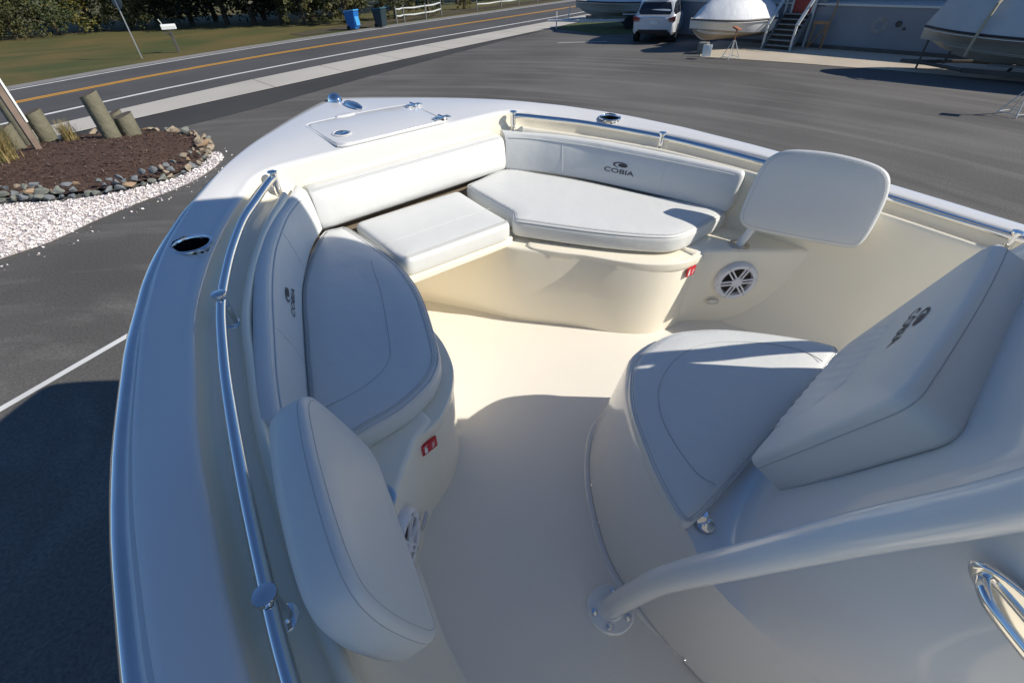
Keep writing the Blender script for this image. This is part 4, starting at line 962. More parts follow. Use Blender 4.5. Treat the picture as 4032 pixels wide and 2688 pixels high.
ob, _ = slab('courtesy_light', [(.028 * math.copysign(abs(math.cos(t)) ** .5, math.cos(t)), .0125 * math.copysign(abs(math.sin(t)) ** .6, math.sin(t))) for t in [2 * math.pi * k / 28 for k in range(28)]], .008, M['brushed'], boat, rt=.004, rb=.001, frame=(Vector((-.078, 1.672, -1.262)) + fl_n * .006, fu, Vector((0, 0, 1)), fl_n), n=60, flat=True); fixn(ob)
# ================================================================== OBJECTS AROUND THE LOT
M['metal'] = mat('galvanised_steel', (.45, .46, .46), .4, metal=.9)
M['signback'] = mat('sign_back', (.14, .15, .16), .5, metal=.4)
M['tyre'] = mat('tyre_rubber', (.018, .018, .019), .85)
M['glass'] = mat('tinted_glass', (.012, .013, .016), .06, coat=.6)
M['suvwhite'] = mat('white_car_paint', (.62, .64, .66), .22, coat=.6, var=(3, (.55, .57, .60), .5))
M['bluecar'] = mat('blue_grey_car_paint', (.10, .15, .23), .25, coat=.6)
M['tail'] = mat('red_tail_light', (.22, .008, .010), .15, coat=.6)
M['binblue'] = mat('blue_bin_plastic', (.012, .13, .42), .45)
M['binlid'] = mat('light_blue_lid', (.06, .30, .62), .4)
M['bindark'] = mat('dark_green_bin_plastic', (.015, .030, .040), .5)
M['binteal'] = mat('teal_lid', (.015, .10, .13), .45)
M['hullwhite'] = mat('weathered_white_hull', (.62, .63, .62), .35, var=(.8, (.52, .53, .52), .5))
M['hullgrey'] = mat('grey_hull', (.40, .41, .39), .45, var=(.7, (.30, .31, .29), .5))
M['cover'] = mat('grey_boat_cover', (.52, .54, .54), .8, var=(1.5, (.43, .45, .45), .5), bump=(4, .5, .05))
M['coverw'] = mat('white_shrink_wrap', (.66, .68, .70), .5, var=(1.0, (.56, .58, .61), .5), bump=(3, .4, .05))
M['strap'] = mat('tan_strap', (.42, .37, .26), .8)
M['darkband'] = mat('dark_rub_rail', (.03, .022, .022), .5)
M['keelpaint'] = mat('tan_bottom_paint', (.34, .29, .22), .8, var=(2, (.26, .22, .17), .5))
M['frame'] = mat('painted_trailer_frame', (.62, .63, .62), .4)
M['rust'] = mat('rusty_orange_pad', (.30, .12, .07), .8)

# --- roadside sign (seen from behind), mailbox, bins
sg = empty('road_sign', (3.05, 32.15, 0)); tag(sg, 'grey back of a road sign on a thin steel post at the lawn edge', 'sign')
Bld().box((0, 0, 1.5), (.05, .035, 3.0)).obj('post', M['metal'], sg, smooth=False)
b = Bld(); b.lathe([(.38, 0), (.38, .006), (.0, .006)], (.03, .0, 2.36), 8, (Vector((-.42 * math.cos(.39), .91 * math.cos(.39), math.sin(.39))), Vector((.42 * math.sin(.39), -.91 * math.sin(.39), math.cos(.39))), Vector((.91, .42, 0)))); b.obj('plate', M['signback'], sg, smooth=False)
mb = empty('mailbox', (4.9, 32.99, 0), -.35); mb.scale = (1.2, 1.2, 1.08); tag(mb, 'white mailbox on a dark wooden post beside the road', 'mailbox')
Bld().box((0, 0, .46), (.10, .10, .95), 0, .01).obj('post', M['foot'], mb, smooth=False)
mm = Matrix.Rotation(R(40), 4, 'Y'); Bld().box((-.10, 0, .74), (.42, .06, .07), 0, 0, mm).obj('brace', M['foot'], mb, smooth=False)
b = Bld(); prof = [Vector((-.085, 0)), Vector((.085, 0))] + [Vector((.085 * math.cos(t), .12 + .085 * math.sin(t))) for t in [math.pi * k / 10 for k in range(11)]]
V = [Vector((p.x, -.27, .94 + p.y)) for p in prof] + [Vector((p.x, .27, .94 + p.y)) for p in prof]; n = len(prof)
V = [Vector((v.y, v.x, v.z)) for v in V]
b.add(V, [tuple(range(n)), tuple(reversed(range(n, 2 * n)))] + [(i, n + i, n + (i + 1) % n, (i + 1) % n) for i in range(n)]); b.obj('box', M['whiteboard'], mb, smooth=False, fix=True)
Bld().tube([Vector((-.22, .09, 1.0)), Vector((-.24, .10, 1.2)), Vector((-.30, .10, 1.34))], .02, 6).obj('flag', M['trim'], mb)
def wheelie(name, x, y, rz, mb_, ml, label):
    r = empty(name, (x, y, 0), rz); tag(r, label, 'bin')
    V = []
    for z, wx, wy in ((.06, .22, .25), (.10, .24, .27), (.95, .30, .36), (.98, .30, .36)): V += [Vector((sx_ * wx, sy_ * wy, z)) for sx_, sy_ in ((-1, -1), (1, -1), (1, 1), (-1, 1))]
    F = [(i * 4 + k, i * 4 + (k + 1) % 4, (i + 1) * 4 + (k + 1) % 4, (i + 1) * 4 + k) for i in range(3) for k in range(4)] + [(3, 2, 1, 0), (12, 13, 14, 15)]
    Bld().add(V, F).obj('body', mb_, r, smooth=False)
    Bld().box((0, -.01, 1.02), (.66, .78, .07), 0, .02, Matrix.Rotation(R(-5), 4, 'X')).obj('lid', ml, r)
    Bld().cyl((-.24, .40, .98), (.24, .40, .98), .018, .018, 8).obj('handle', mb_, r)
    for s in (-.25, .25): Bld().cyl((s - .03, .24, .12), (s + .03, .24, .12), .12, .12, 14).obj('wheel', M['tyre'], r)
    return r
wb = wheelie('wheeled_bin', 15.59, 34.08, .55, M['binblue'], M['binlid'], 'bright blue wheeled recycling bin across the road')
Bld().box((.02, -.345, .58), (.46, .012, .70), 0, .004, Matrix.Rotation(R(-6.2), 4, 'X')).obj('front_panel', M['binlid'], wb, smooth=False)
wheelie('wheeled_bin', 17.42, 33.71, .4, M['bindark'], M['binteal'], 'dark wheeled bin with teal lid near the rail fence')

# --- split rail fences
def fence(name, posts, label, hs=1.0):
    r = empty(name, (posts[0][0], posts[0][1], 0)); tag(r, label, 'fence'); o = Vector((posts[0][0], posts[0][1], 0))
    for (x, y) in posts: Bld().cyl(Vector((x, y, -.05)) - o, Vector((x + .02, y, hs)) - o, .055, .05, 8).obj('post', M['stepwood'], r)
    for (a, b_) in zip(posts[:-1], posts[1:]):
        for z in (.40, .80): Bld().tube([Vector((a[0], a[1], z * hs + .02)) - o, Vector(((a[0] + b_[0]) / 2, (a[1] + b_[1]) / 2, z * hs - .02)) - o, Vector((b_[0], b_[1], z * hs + .03)) - o], [.04, .055, .04], 7).obj('rail', M['trim'], r)
fence('split_rail_fence', [(19.4, 35.0), (20.15, 35.2), (22.08, 35.3), (24.6, 36.9)], 'short grey split rail fence near the bins')
fence('split_rail_fence', [(29.0, 37.9), (32.1, 38.3), (34.5, 38.6), (37.5, 39.2), (41, 39.8), (45, 40.5)], 'longer split rail fence further along the road')

# --- planting island: mulch bed, rock border, shell gravel, pilings
ISL = [(-6.5, 14.6), (-4.2, 13.4), (-2.68, 12.95), (-1.94, 12.2), (-1.17, 11.85), (-.51, 11.72), (.12, 11.8), (.62, 12.25), (.95, 12.9), (1.10, 13.9), (.98, 15.0), (.55, 15.75), (-.3, 16.5), (-1.2, 17.0), (-2.3, 16.9), (-4.5, 16.2), (-6.5, 15.8)]
isl = [Vector((p.x, p.y)) for p in resample(catmull([(a, b, 0) for a, b in ISL], 6, True), 120, True)]
def isl_h(x, y):
    d = min((Vector((x, y)) - p).length for p in isl); return .05 + .16 * sstep(0, 1.6, d)
pts = list(isl)
for a in range(60):
    for b_ in range(40):
        p = Vector((-6.5 + a * .135, 11.6 + b_ * .145))
        if inside2(p, isl) and min((p - q).length for q in isl[::3]) > .12: pts.append(p)
rr = delaunay_2d_cdt(pts, [(i, (i + 1) % len(isl)) for i in range(len(isl))], [], 1, 1e-6)
rn = random.Random(5)
mul = mk('mulch_bed', [(v.x, v.y, isl_h(v.x, v.y) + rn.uniform(-.015, .02)) for v in rr[0]], [tuple(f) for f in rr[2]], M['mulch']); tag(mul, kind='structure')
ch = Bld(); k = 0
while k < 5200:
    p = Vector((rn.uniform(-5, 1.1), rn.uniform(11.7, 17)))
    if not inside2(p, isl): continue
    z = isl_h(p.x, p.y) + .02; a = rn.uniform(0, 6.28); L = rn.uniform(.02, .055); d = Vector((math.cos(a), math.sin(a), rn.uniform(-.5, .6))) * L; e = Vector((-math.sin(a), math.cos(a), rn.uniform(-.4, .4))) * L * .3; c = Vector((p.x, p.y, z))
    ch.add([c - d, c + e, c + d, c - e], [(0, 1, 2, 3)], rn.choice((0, 0, 0, 1, 2))); k += 1
tag(ch.obj('mulch_chips', [M['mulch'], mat('reddish_chip', (.085, .045, .030), .9), mat('pale_chip', (.15, .11, .085), .9)], None, smooth=False), 'loose brown bark chips covering the planting island', 'mulch', kind='stuff')
# rock border
def rock_mesh(seed):
    r_ = random.Random(seed); bm = bmesh.new(); bmesh.ops.create_icosphere(bm, subdivisions=2, radius=.5)
    pl = [(Vector((r_.gauss(0, 1), r_.gauss(0, 1), r_.gauss(0, .8))).normalized(), r_.uniform(.16, .34)) for _ in range(11)]
    for v in bm.verts:
        for n_, d in pl:
            q = v.co.dot(n_)
            if q > d: v.co -= n_ * (q - d)
        v.co += Vector((r_.uniform(-.012, .012), r_.uniform(-.012, .012), r_.uniform(-.012, .012)))
    me = bpy.data.meshes.new('rock'); bm.to_mesh(me); bm.free(); return me
rmats = [mat('grey_blue_rock', (.21, .225, .235), .85, var=(5, (.14, .155, .16), .5), bump=(20, .6, .02)), mat('greenish_grey_rock', (.22, .23, .20), .85, var=(5, (.15, .16, .14), .5), bump=(20, .6, .02)), mat('tan_rock', (.37, .30, .215), .85, var=(5, (.29, .235, .17), .5), bump=(20, .6, .02)), mat('orange_rock', (.40, .27, .165), .85, var=(5, (.33, .235, .15), .5), bump=(20, .6, .02))]
RK = []
for q in range(7):
    for m_ in range(4):
        me = rock_mesh(q); me.materials.append(rmats[m_]); RK.append(me)
names = ['blue-grey', 'greenish grey', 'tan', 'orange']
border = resample([(p.x, p.y, 0) for p in catmull([(a, b, 0) for a, b in [(-4.4, 13.2), (-2.7, 12.62), (-1.9, 12.0), (-1.17, 11.66), (-.51, 11.55), (.12, 11.64), (.68, 12.15), (1.04, 12.85), (1.20, 13.9), (1.08, 15.05), (.62, 15.85), (-.1, 16.5), (-.7, 16.9)]], 6)], 62)
for k, p in enumerate(border):
    for row in range(3 if k < 34 else (2 if k < 48 else 1)):
        if row and rn.random() < .25: continue
        c_ = (p.x > .55 and p.y < 16.2) or p.y > 14
        m_ = rn.choice((2, 2, 2, 3, 2, 1)) if c_ else rn.choice((0, 0, 1, 1, 0, 1, 0, 3, 2))
        o = bpy.data.objects.new('border_rock', RK[(rn.randrange(7)) * 4 + m_]); COL.objects.link(o)
        inn = (Vector((-1.5, 14.2, 0)) - p).normalized(); s_ = rn.uniform(.13, .26) * (1 if row == 0 else .85)
        o.location = p + inn * (row * .13 + rn.uniform(-.05, .05)) + Vector((rn.uniform(-.04, .04), 0, .04 + row * .07 + s_ * .12)); o.scale = (s_ * rn.uniform(1.0, 1.6), s_ * rn.uniform(.9, 1.2), s_ * rn.uniform(.55, .85)); o.rotation_euler = (rn.uniform(-.3, .3), rn.uniform(-.3, .3), rn.uniform(0, 6.28))
        tag(o, names[m_] + ' rock in the stone border round the mulch island', 'rock', names[m_] + ' border rocks')
# crushed white shell along the island
shell = Bld(); k = 0
SH = [Vector(p) for p in [(-6.5, 13.5), (-4.4, 12.95), (-2.7, 12.4), (-1.9, 11.8), (-1.17, 11.5), (-.51, 11.42), (.14, 11.52), (.72, 12.05), (1.1, 12.8), (1.16, 12.2), (.55, 11.35), (-.06, 10.9), (-.7, 10.65), (-1.44, 10.3), (-2.11, 9.85), (-2.73, 9.7), (-4.5, 9.3), (-6.5, 9.5)]]
SHC = [Vector((p.x, p.y)) for p in resample(catmull([(p.x, p.y, 0) for p in SH], 4, True), 90, True)]
while k < 22000:
    far_ = rn.random() < .015
    p = Vector((rn.uniform(-4.6, 1.4), rn.uniform(9.0, 13.0)))
    ins = inside2(p, SHC)
    if not ins and not (far_ and min((p - q).length for q in SHC) < .5): continue
    s_ = rn.uniform(.010, .030); c = Vector((p.x, p.y, rn.uniform(.006, .05 if ins else .012))); a = Vector((rn.gauss(0, 1), rn.gauss(0, 1), rn.gauss(0, .5))).normalized() * s_; b_ = a.cross(Vector((rn.gauss(0, 1), rn.gauss(0, 1), rn.gauss(0, 1)))).normalized() * s_ * .7; d = a.cross(b_).normalized() * s_ * .5
    shell.add([c - a, c + b_, c + a, c - b_ + d], [(0, 1, 2, 3)], rn.choice((0, 0, 0, 1, 2))); k += 1
shell_m = [mat('white_shell', (.84, .80, .77), .6), mat('cream_shell', (.76, .70, .65), .65), mat('mauve_shell', (.62, .55, .56), .65)]
tag(shell.obj('shell_gravel', shell_m, None, smooth=False), 'crushed white shell gravel along the edge of the island', 'gravel', kind='stuff')
tag(mk('shell_bed', [(p.x, p.y, .008) for p in SHC], [tuple(range(len(SHC)))], mat('packed_shell', (.70, .65, .62), .8, var=(18, (.48, .44, .42), .5), bump=(40, 1, .02)), smooth=False), kind='structure')
# pilings
def piling(x, y, h, r_, lean, label, slant=.05):
    o = empty('wood_piling', (x, y, .1)); tag(o, label, 'piling')
    rows = []
    for z in (-.15, h * .33, h * .66, h):
        rows.append([Vector((lean[0] * z + r_ * math.cos(t) * (1 + .03 * math.sin(3 * t)), lean[1] * z + r_ * math.sin(t), z + (slant * math.cos(t) if z == h else 0))) for t in [2 * math.pi * q / 18 for q in range(18)]])
    grid('shaft', rows, M['postwood'], o, closev=True)
    mk('end_grain', [p + Vector((0, 0, .003)) for p in rows[-1]], [tuple(range(18))], M['endgrain'], o, smooth=False)
piling(-.42, 15.55, 1.02, .19, (-.02, -.01), 'tallest round wood piling standing in the mulch')
piling(.0, 15.75, .44, .21, (0, 0), 'short thick piling right of the tallest one')
piling(-.10, 16.35, .44, .16, (0, 0), 'short piling hidden behind the tallest one')
piling(-1.62, 17.0, .62, .19, (0, 0), 'medium piling with pale cap near the dry grass tuft')
piling(-1.98, 16.95, 1.0, .16, (0, 0), 'thin tall piling behind the wooden sign post')
piling(-2.2, 16.3, .52, .14, (0, 0), 'low dark piling left of the wooden sign post')
# wooden sign post with white plank
sp = empty('sign_post', (-1.85, 15.45, .12)); tag(sp, 'square wooden sign post with a white painted plank on its side', 'sign post')
Bld().box((0, 0, 1.4), (.12, .12, 2.9), .3, .006).obj('post', mat('purple_brown_post', (.17, .125, .10), .85, var=(5, (.24, .18, .14), .5)), sp, smooth=False)
Bld().box((.085, .02, 1.80), (.04, .17, 2.3), .3, .004).obj('plank', M['whiteboard'], sp, smooth=False)
# small white spotlight at the medium piling
Bld().box((0, 0, 0), (.12, .10, .08), .4, .015).obj('spotlight', M['whiteboard'])
sl = bpy.data.objects['spotlight']; sl.location = (-1.35, 16.25, .22); tag(sl, 'small white spotlight on the mulch beside the medium piling', 'spotlight')
# ornamental grasses
def tuft(x, y, h, n, label, spread):
    r_ = random.Random(int(x * 100)); o = empty('ornamental_grass', (x, y, .08)); tag(o, label, 'grass'); b = Bld()
    for q in range(n):
        a = r_.uniform(0, 6.28); L = h * r_.uniform(.6, 1.1); sp_ = spread * r_.uniform(.2, 1); base = Vector((r_.gauss(0, .07), r_.gauss(0, .07), 0)); d = Vector((math.cos(a), math.sin(a), 0)); w_ = Vector((-d.y, d.x, 0)) * .007
        P = [base + d * sp_ * t * t + Vector((0, 0, L * (t - .35 * sp_ * t * t * t))) for t in (0, .35, .7, 1)]; V = []
        for q2, p in enumerate(P): wd = w_ * (1 - q2 / 3.2); V += [p - wd, p + wd]
        b.add(V, [(0, 1, 3, 2), (2, 3, 5, 4), (4, 5, 7, 6)], r_.choice((0, 0, 1)))
    b.obj('blades', [mat('straw_blades', (.40, .30, .13), .8), mat('green_blades', (.16, .17, .05), .8)], o, smooth=False)
tuft(-2.42, 14.9, .95, 900, 'large straw coloured ornamental grass at the left of the island', .55)
tuft(-1.22, 16.1, .55, 300, 'small dry grass tuft between the pilings', .28)

# --- cars
def car(name, loc, rz, L, Wd, Hh, paint, label, suv=True):
    r = empty(name, loc, rz); tag(r, label, 'car'); h = Wd / 2
    # stations along length: x, sill z, belt z, roof z, half width low, half width roof
    if suv: ST_ = [(0, .50, .98, .99, .86, .80), (.05, .40, 1.02, 1.05, .92, .80), (.12, .36, 1.06, 1.30, .96, .78), (.42, .34, 1.08, 1.62, .985, .74), (.75, .33, 1.08, 1.70, 1.0, .745), (1.6, .32, 1.07, 1.73, 1.0, .76), (2.6, .32, 1.04, 1.70, 1.0, .75), (3.15, .32, 1.02, 1.52, 1.0, .72), (3.75, .32, 1.0, 1.06, .99, .72), (4.4, .34, .92, .96, .97, .70), (4.8, .40, .80, .84, .90, .62), (4.95, .48, .66, .70, .78, .5)]
    else: ST_ = [(0, .45, .88, .90, .84, .76), (.1, .36, .92, .95, .92, .78), (.8, .32, .95, 1.0, .98, .76), (1.4, .30, .96, 1.36, 1.0, .66), (2.2, .30, .95, 1.42, 1.0, .68), (3.0, .30, .92, 1.30, 1.0, .68), (3.6, .30, .90, .96, .99, .74), (4.3, .32, .82, .88, .95, .68), (4.6, .42, .64, .70, .82, .5)]
    f = L / ST_[-1][0]; g = Hh / max(s_[3] for s_ in ST_)
    def sec(s_):
        x, a, b_, c, wl, wr = s_; x *= f; wl *= h; wr *= h; a *= g; b_ *= g; c *= g
        q = [(wl * .90, a), (wl, a + .10), (wl, lerp(a, b_, .55)), (wl * .985, b_ - .03), (lerp(wl, wr, .18), b_ + .01), (lerp(wl, wr, .9), lerp(b_, c, .88)), (wr * .86, c - .012), (wr * .45, c), (0, c + .004)]
        return [Vector((-x, y, z)) for y, z in q] + [Vector((-x, -y, z)) for y, z in reversed(q[:-1])]
    rows = [sec(s_) for s_ in ST_]; rows = [[Vector((p.x + L / 2, p.y, p.z)) for p in rw] for rw in rows]
    body = grid('body', rows, paint, r, caps=(True, True), sharp=32); fixn(body); body.data.set_sharp_from_angle(angle=R(32))
    def panel(name, quad, m, off=.006, par=None):
        V = [Vector(p) for p in quad]; n_ = (V[1] - V[0]).cross(V[2] - V[0]).normalized()
        c = sum(V, Vector()) / len(V); out = c - Vector((0, 0, .7)); n_ = n_ if n_.dot(out) > 0 else -n_
        V2 = [p + n_ * off for p in V] + [p - n_ * .01 for p in V]; k = len(V); o = mk(name, V2, [tuple(range(k)), tuple(reversed(range(k, 2 * k)))] + [(i, (i + 1) % k, (i + 1) % k + k, i + k) for i in range(k)], m, par or r, smooth=False); return fixn(o)
    # side windows between the belt and the roof edge
    idx = [i for i in range(1, len(ST_) - 1) if ST_[i][3] - ST_[i][2] > .2]
    for s_ in (1, -1):
        for i, j in zip(idx[:-1], idx[1:]):
            A = lambda q, t: rows[q][4 if s_ > 0 else 12].lerp(rows[q][5 if s_ > 0 else 11], t)
            a0, a1, b0, b1 = A(i, .08), A(i, .9), A(j, .08), A(j, .9)
            panel('side_window', [a0.lerp(b0, .05), a0.lerp(b0, .95), a1.lerp(b1, .95), a1.lerp(b1, .05)], M['glass'], .008)
    # rear (x = +L/2) glass, lights, plate
    xr = L / 2
    if suv:
        P = lambda x, y, z: Vector((xr - x * f, y * h, z * g))
        panel('rear_window', [P(.075, -.70, 1.12), P(.075, .70, 1.12), P(.115, .76, 1.24), P(.26, .68, 1.45), P(.36, .62, 1.555), P(.36, -.62, 1.555), P(.26, -.68, 1.45), P(.115, -.76, 1.24)], M['glass'], .035)
        for s_ in (1, -1): panel('tail_light', [P(.03, s_ * .62, .99), P(.06, s_ * .97, 1.08), P(.07, s_ * .97, .88), P(.03, s_ * .70, .86)], M['tail'], .06)
        panel('number_plate', [P(.02, -.17, .88), P(.02, .17, .88), P(.02, .17, .76), P(.02, -.17, .76)], M['wpaint'], .035)
        panel('bumper_insert', [P(-.01, -.72, .56), P(-.01, .72, .56), P(.03, .62, .42), P(.03, -.62, .42)], M['black'], .03)
        panel('handle_trim', [P(.03, -.34, .99), P(.03, .34, .99), P(.03, .34, .955), P(.03, -.34, .955)], M['chrome'], .03)
        for s_ in (.62, -.62):
            Bld().tube([Vector((xr - .55 * f, s_ * h, 1.66 * g)), Vector((xr - .65 * f, s_ * h, 1.78 * g)), Vector((xr - 2.5 * f, s_ * h, 1.78 * g)), Vector((xr - 2.6 * f, s_ * h, 1.66 * g))], .022, 8).obj('roof_rail', M['metal'], r)
        for x in (.9, 2.1): Bld().box((xr - x * f, 0, 1.80 * g), (.07, 1.42 * h, .03), 0, .008).obj('cross_bar', M['metal'], r)
        Bld().box((xr - .38 * f, 0, 1.70 * g), (.22, 1.2 * h, .035), 0, .01).obj('spoiler', paint, r)
    for x in (.95 * f, L - .98 * f):
        for s_ in (1, -1):
            wr = .36 if suv else .32; c = Vector((xr - x, s_ * (h - .10), wr))
            wh = Bld().lathe([(wr * .62, -.13), (wr, -.11), (wr, .11), (wr * .66, .125), (wr * .62, .10)], c, 26, (Vector((1, 0, 0)), Vector((0, 0, 1)), Vector((0, s_, 0)))).obj('wheel', M['tyre'], r); fixn(wh)
            Bld().lathe([(wr * .6, .085), (wr * .55, .115), (wr * .2, .10), (.03, .12)], c, 20, (Vector((1, 0, 0)), Vector((0, 0, 1)), Vector((0, s_, 0)))).obj('rim', M['metal'], wh)
    return r
ang = math.atan2(-.42, -.907)     # +x of the car is its tail, pointing at the lot
car('parked_car', (20.6 + .907 * 2.45, 14.5 + .42 * 2.45, 0), ang, 4.9, 1.92, 1.72, M['suvwhite'], 'white sport utility car parked nose-in beside the boat on stands')
car('passing_car', (-5.0, 18.9, 0), R(22) + math.pi, 4.5, 1.8, 1.42, M['bluecar'], 'blue-grey car at the left edge behind the island', suv=False)

# --- other boats
def skiff(name, loc, rz, L, beam, z0, dep, side, bottom, cover, label, covh=.45, blunt=2.3):
    """bow at +x"""
    r = empty(name, loc, rz); tag(r, label, 'boat'); rows = []; n = 22
    def hw(t): return beam / 2 * (1 - max(0, (t - .35) / .65) ** blunt) if t > .35 else beam / 2 * (.93 + .07 * t / .35)
    for k in range(n + 1):
        t = k / n; x = -L / 2 + L * t; w_ = max(.012, hw(t)); sh = z0 + dep + .22 * max(0, t - .35) ** 1.6; kz = z0 + .9 * dep * max(0, (t - .72) / .28) ** 2.2; cw = w_ * lerp(.86, .35, max(0, (t - .3) / .7)); cz = lerp(z0 + dep * .34, z0 + dep * .72, max(0, (t - .3) / .7))
        h_ = [(w_, sh), (w_ * .97, sh - .08), (lerp(w_, cw, .5), lerp(sh, cz, .5)), (cw, cz), (cw * .97, cz - .03), (cw * .5, lerp(cz, kz, .52)), (0, kz)]
        rows.append([Vector((x - .0, y, z)) for y, z in h_] + [Vector((x, -y, z)) for y, z in reversed(h_[:-1])])
    hull_ = grid('hull', rows, side, r, caps=(True, True), sharp=28); fixn(hull_); hull_.data.set_sharp_from_angle(angle=R(28))
    if bottom:
        bt = [[p + (Vector((0, .006 if p.y > 0 else -.006, -.006))) for p in rw[3:10]] for rw in rows]; grid('bottom_paint', bt, bottom, hull_)
    for s_, q in ((1, 0), (-1, 12)):
        Bld().tube([rw[q] + Vector((0, .012 * s_, -.01)) for rw in rows], .028, 8).obj('rub_rail', M['darkband'], r)
        Bld().tube([rw[q] + Vector((0, .008 * s_, -.075)) for rw in rows], .012, 6).obj('stripe', M['rub'], r)
        for a in (.40, .62):
            P = [rows[k][3 if s_ > 0 else 9].lerp(rows[k][5 if s_ > 0 else 7], a) + Vector((0, .01 * s_, -.01)) for k in range(10, n - 1)]; Bld().tube(P, .018, 6).obj('strake', side, r)
    # deck / cover
    crow = []
    for k in range(n + 1):
        t = k / n; A, B_ = rows[k][0], rows[k][12]; hh = covh * math.sin(math.pi * min(1, .12 + .95 * t)) ** .6 if t < .98 else .02
        if blunt > 3: hh = covh * (1 - max(0, (t - .78) / .22) ** 2.2) ** .5 if t < .999 else .02
        crow.append([A.lerp(B_, q / 10) + Vector((0, 0, .02 + hh * math.sin(math.pi * q / 10) ** .55)) for q in range(11)])
    cv = grid('cover', crow, cover, r, caps=(True, True), sharp=50); fixn(cv)
    return r, rows
def stand(loc, h, label):
    r = empty('jack_stand', loc); tag(r, label, 'jack stand')
    for a in (.3, 1.9, 3.4, 5.0): Bld().cyl((.34 * math.cos(a), .34 * math.sin(a), .01), (.03 * math.cos(a), .03 * math.sin(a), h * .62), .014, .012, 7).obj('leg', M['trim'], r)
    Bld().cyl((0, 0, h * .45), (0, 0, h * .96), .02, .02, 8).obj('screw_column', M['rust'], r)
    Bld().box((0, 0, h), (.26, .26, .05), .4, .01, Matrix.Rotation(.35, 4, 'X')).obj('pad', M['rust'], r)
    for a, c in zip((.3, 1.9, 3.4, 5.0), (1.9, 3.4, 5.0, .3)): Bld().cyl((.31 * math.cos(a), .31 * math.sin(a), .07), (.31 * math.cos(c), .31 * math.sin(c), .07), .009, .009, 6).obj('brace', M['trim'], r)
    return r
# boat on stands beside the white car: bow towards the camera-left
bA = Vector((19.45, 12.0)); bS = Vector((22.5, 10.75)); dd = (bA - bS).normalized()
skiff('stored_boat', (bA.x - dd.x * 1.85, bA.y - dd.y * 1.85, 0), math.atan2(dd.y, dd.x), 3.7, 1.75, .36, .68, M['hullwhite'], M['keelpaint'], M['coverw'], 'white boat propped on stands beside the wooden stairs', covh=.95)
stand((19.05, 9.78, 0), .98, 'silver jack stand under the hull of the boat by the stairs')
kb = Bld().box((0, 0, .19), (.5, .36, .38), .3, .02).obj('keel_block', M['stepwood']); kb.location = (19.6, 11.3, 0); tag(kb, 'block of timbers under the bow of the boat by the stairs', 'block')
wb_ = Bld().box((0, 0, .20), (.06, .34, .40), .6, .01).obj('white_board', M['whiteboard']); wb_.location = (18.95, 10.75, 0); tag(wb_, 'upright white board on the ground below the stored boat', 'board')
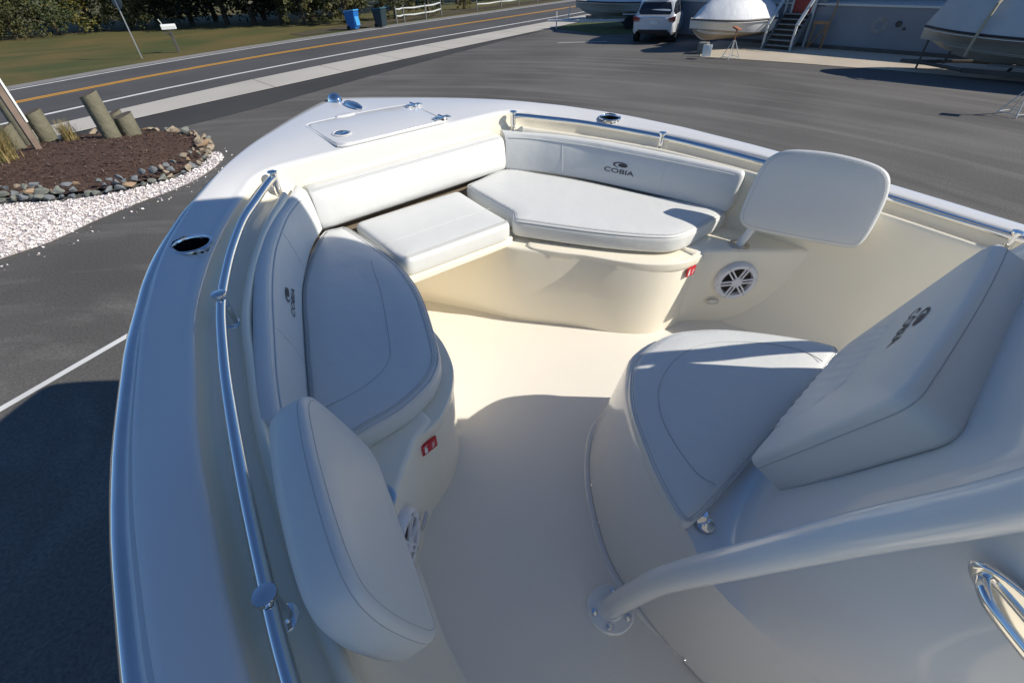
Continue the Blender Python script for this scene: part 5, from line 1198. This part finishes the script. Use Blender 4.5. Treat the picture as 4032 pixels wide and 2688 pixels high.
# boat in shade at the right, on its trailer
rb, rbr = skiff('trailered_boat', (20.7, .55, 0), R(92), 7.6, 2.7, .34, .74, M['hullgrey'], None, M['cover'], 'grey covered boat in the shade on a trailer at the right', covh=1.3, blunt=4.5)
Bld().tube([Vector((2.35, 1.14, .60)), Vector((2.3, 1.30, 1.10)), Vector((2.2, 1.12, 1.86)), Vector((2.1, .6, 2.22)), Vector((2.05, 0, 2.36))], .04, 6).obj('strap', M['strap'], rb)
Bld().tube([Vector((2.3, .35, 1.80)), Vector((1.0, .5, 1.85)), Vector((-3, .55, 1.84))], .05, 6).obj('cover_ridge', M['coverw'], rb)
def trailer(name, loc, rz, L, wdt, label, m, zf=.42):
    r = empty(name, loc, rz); tag(r, label, 'trailer')
    for s_ in (1, -1):
        Bld().box((-.3, s_ * wdt / 2, zf), (L, .08, .12), 0, .01).obj('side_rail', m, r, smooth=False)
        Bld().tube([Vector((L / 2 - .3, s_ * wdt / 2, zf)), Vector((L / 2 + .9, s_ * .12, zf)), Vector((L / 2 + 1.5, 0, zf))], .05, 8).obj('tongue', m, r)
        for x in (-1.0, -.1):
            c = Vector((x - .6, s_ * (wdt / 2 + .18), .31)); wh = Bld().lathe([(.19, -.10), (.31, -.09), (.31, .09), (.20, .10), (.17, .06), (.04, .08)], c, 22, (Vector((1, 0, 0)), Vector((0, 0, 1)), Vector((0, s_, 0)))).obj('wheel', M['tyre'], r); fixn(wh)
        Bld().box((-1.15, s_ * (wdt / 2 + .18), .70), (1.75, .26, .04), 0, .015).obj('fender', m, r)
        Bld().box((-.2, s_ * wdt * .28, zf + .14), (L * .8, .09, .06)).obj('bunk', M['stepwood'], r, smooth=False)
    for x in (-1.8, -.6, .8, 1.7): Bld().box((x, 0, zf - .02), (.07, wdt, .07)).obj('cross_member', m, r, smooth=False)
    Bld().cyl((L / 2 + 1.0, 0, .03), (L / 2 + 1.0, 0, .85), .03, .03, 8).obj('tongue_jack', m, r)
    Bld().cyl((L / 2 + .35, 0, zf), (L / 2 + .25, 0, 1.05), .035, .035, 8).obj('winch_post', m, r)
    return r
trailer('boat_trailer', (20.7, .1, 0), R(92), 6.0, 1.9, 'dark trailer carrying the grey covered boat', M['foot'], .22)
stand((15.63, .87, 0), .9, 'slim jack stand at the right edge of the lot')
# small boat on a white trailer on the grass behind the car
d2 = Vector((-.66, .75)); a2 = math.atan2(d2.y, d2.x)
skiff('trailered_skiff', (25.1, 19.75, 0), a2, 5.2, 1.8, .56, .66, M['hullgrey'], None, M['hullwhite'], 'small boat on a white trailer on the grass behind the car', covh=.12)
trailer('boat_trailer', (24.9, 19.95, 0), a2, 4.8, 1.5, 'white trailer under the small boat on the grass', M['frame'], .42)
# timber prop frame by the wall
tp = empty('timber_prop', (23.0, 8.25, 0)); tag(tp, 'orange lumber trestle with a tall leaning pole against the wall', 'trestle')
Bld().tube([Vector((-.1, -.26, 0)), Vector((.2, -.30, 2.4))], .03, 4).obj('pole', M['oldwood'], tp, smooth=False)
Bld().tube([Vector((-.05, -.22, 0)), Vector((-.02, -.2, .9))], .035, 4).obj('leg', M['oldwood'], tp, smooth=False)
Bld().tube([Vector((-.05, .30, 0)), Vector((-.02, .24, .9))], .035, 4).obj('leg', M['oldwood'], tp, smooth=False)
Bld().box((0, .02, .90), (.06, .60, .11)).obj('crossbar', M['oldwood'], tp, smooth=False)
Bld().tube([Vector((-.03, .28, .05)), Vector((-.03, -.2, .80))], .03, 4).obj('brace', M['oldwood'], tp, smooth=False)
# trailer carrying the foreground boat
trailer('boat_trailer', (0, -.9, 0), R(90), 5.4, 2.0, 'trailer beneath the white foreground boat', M['metal'], .78)
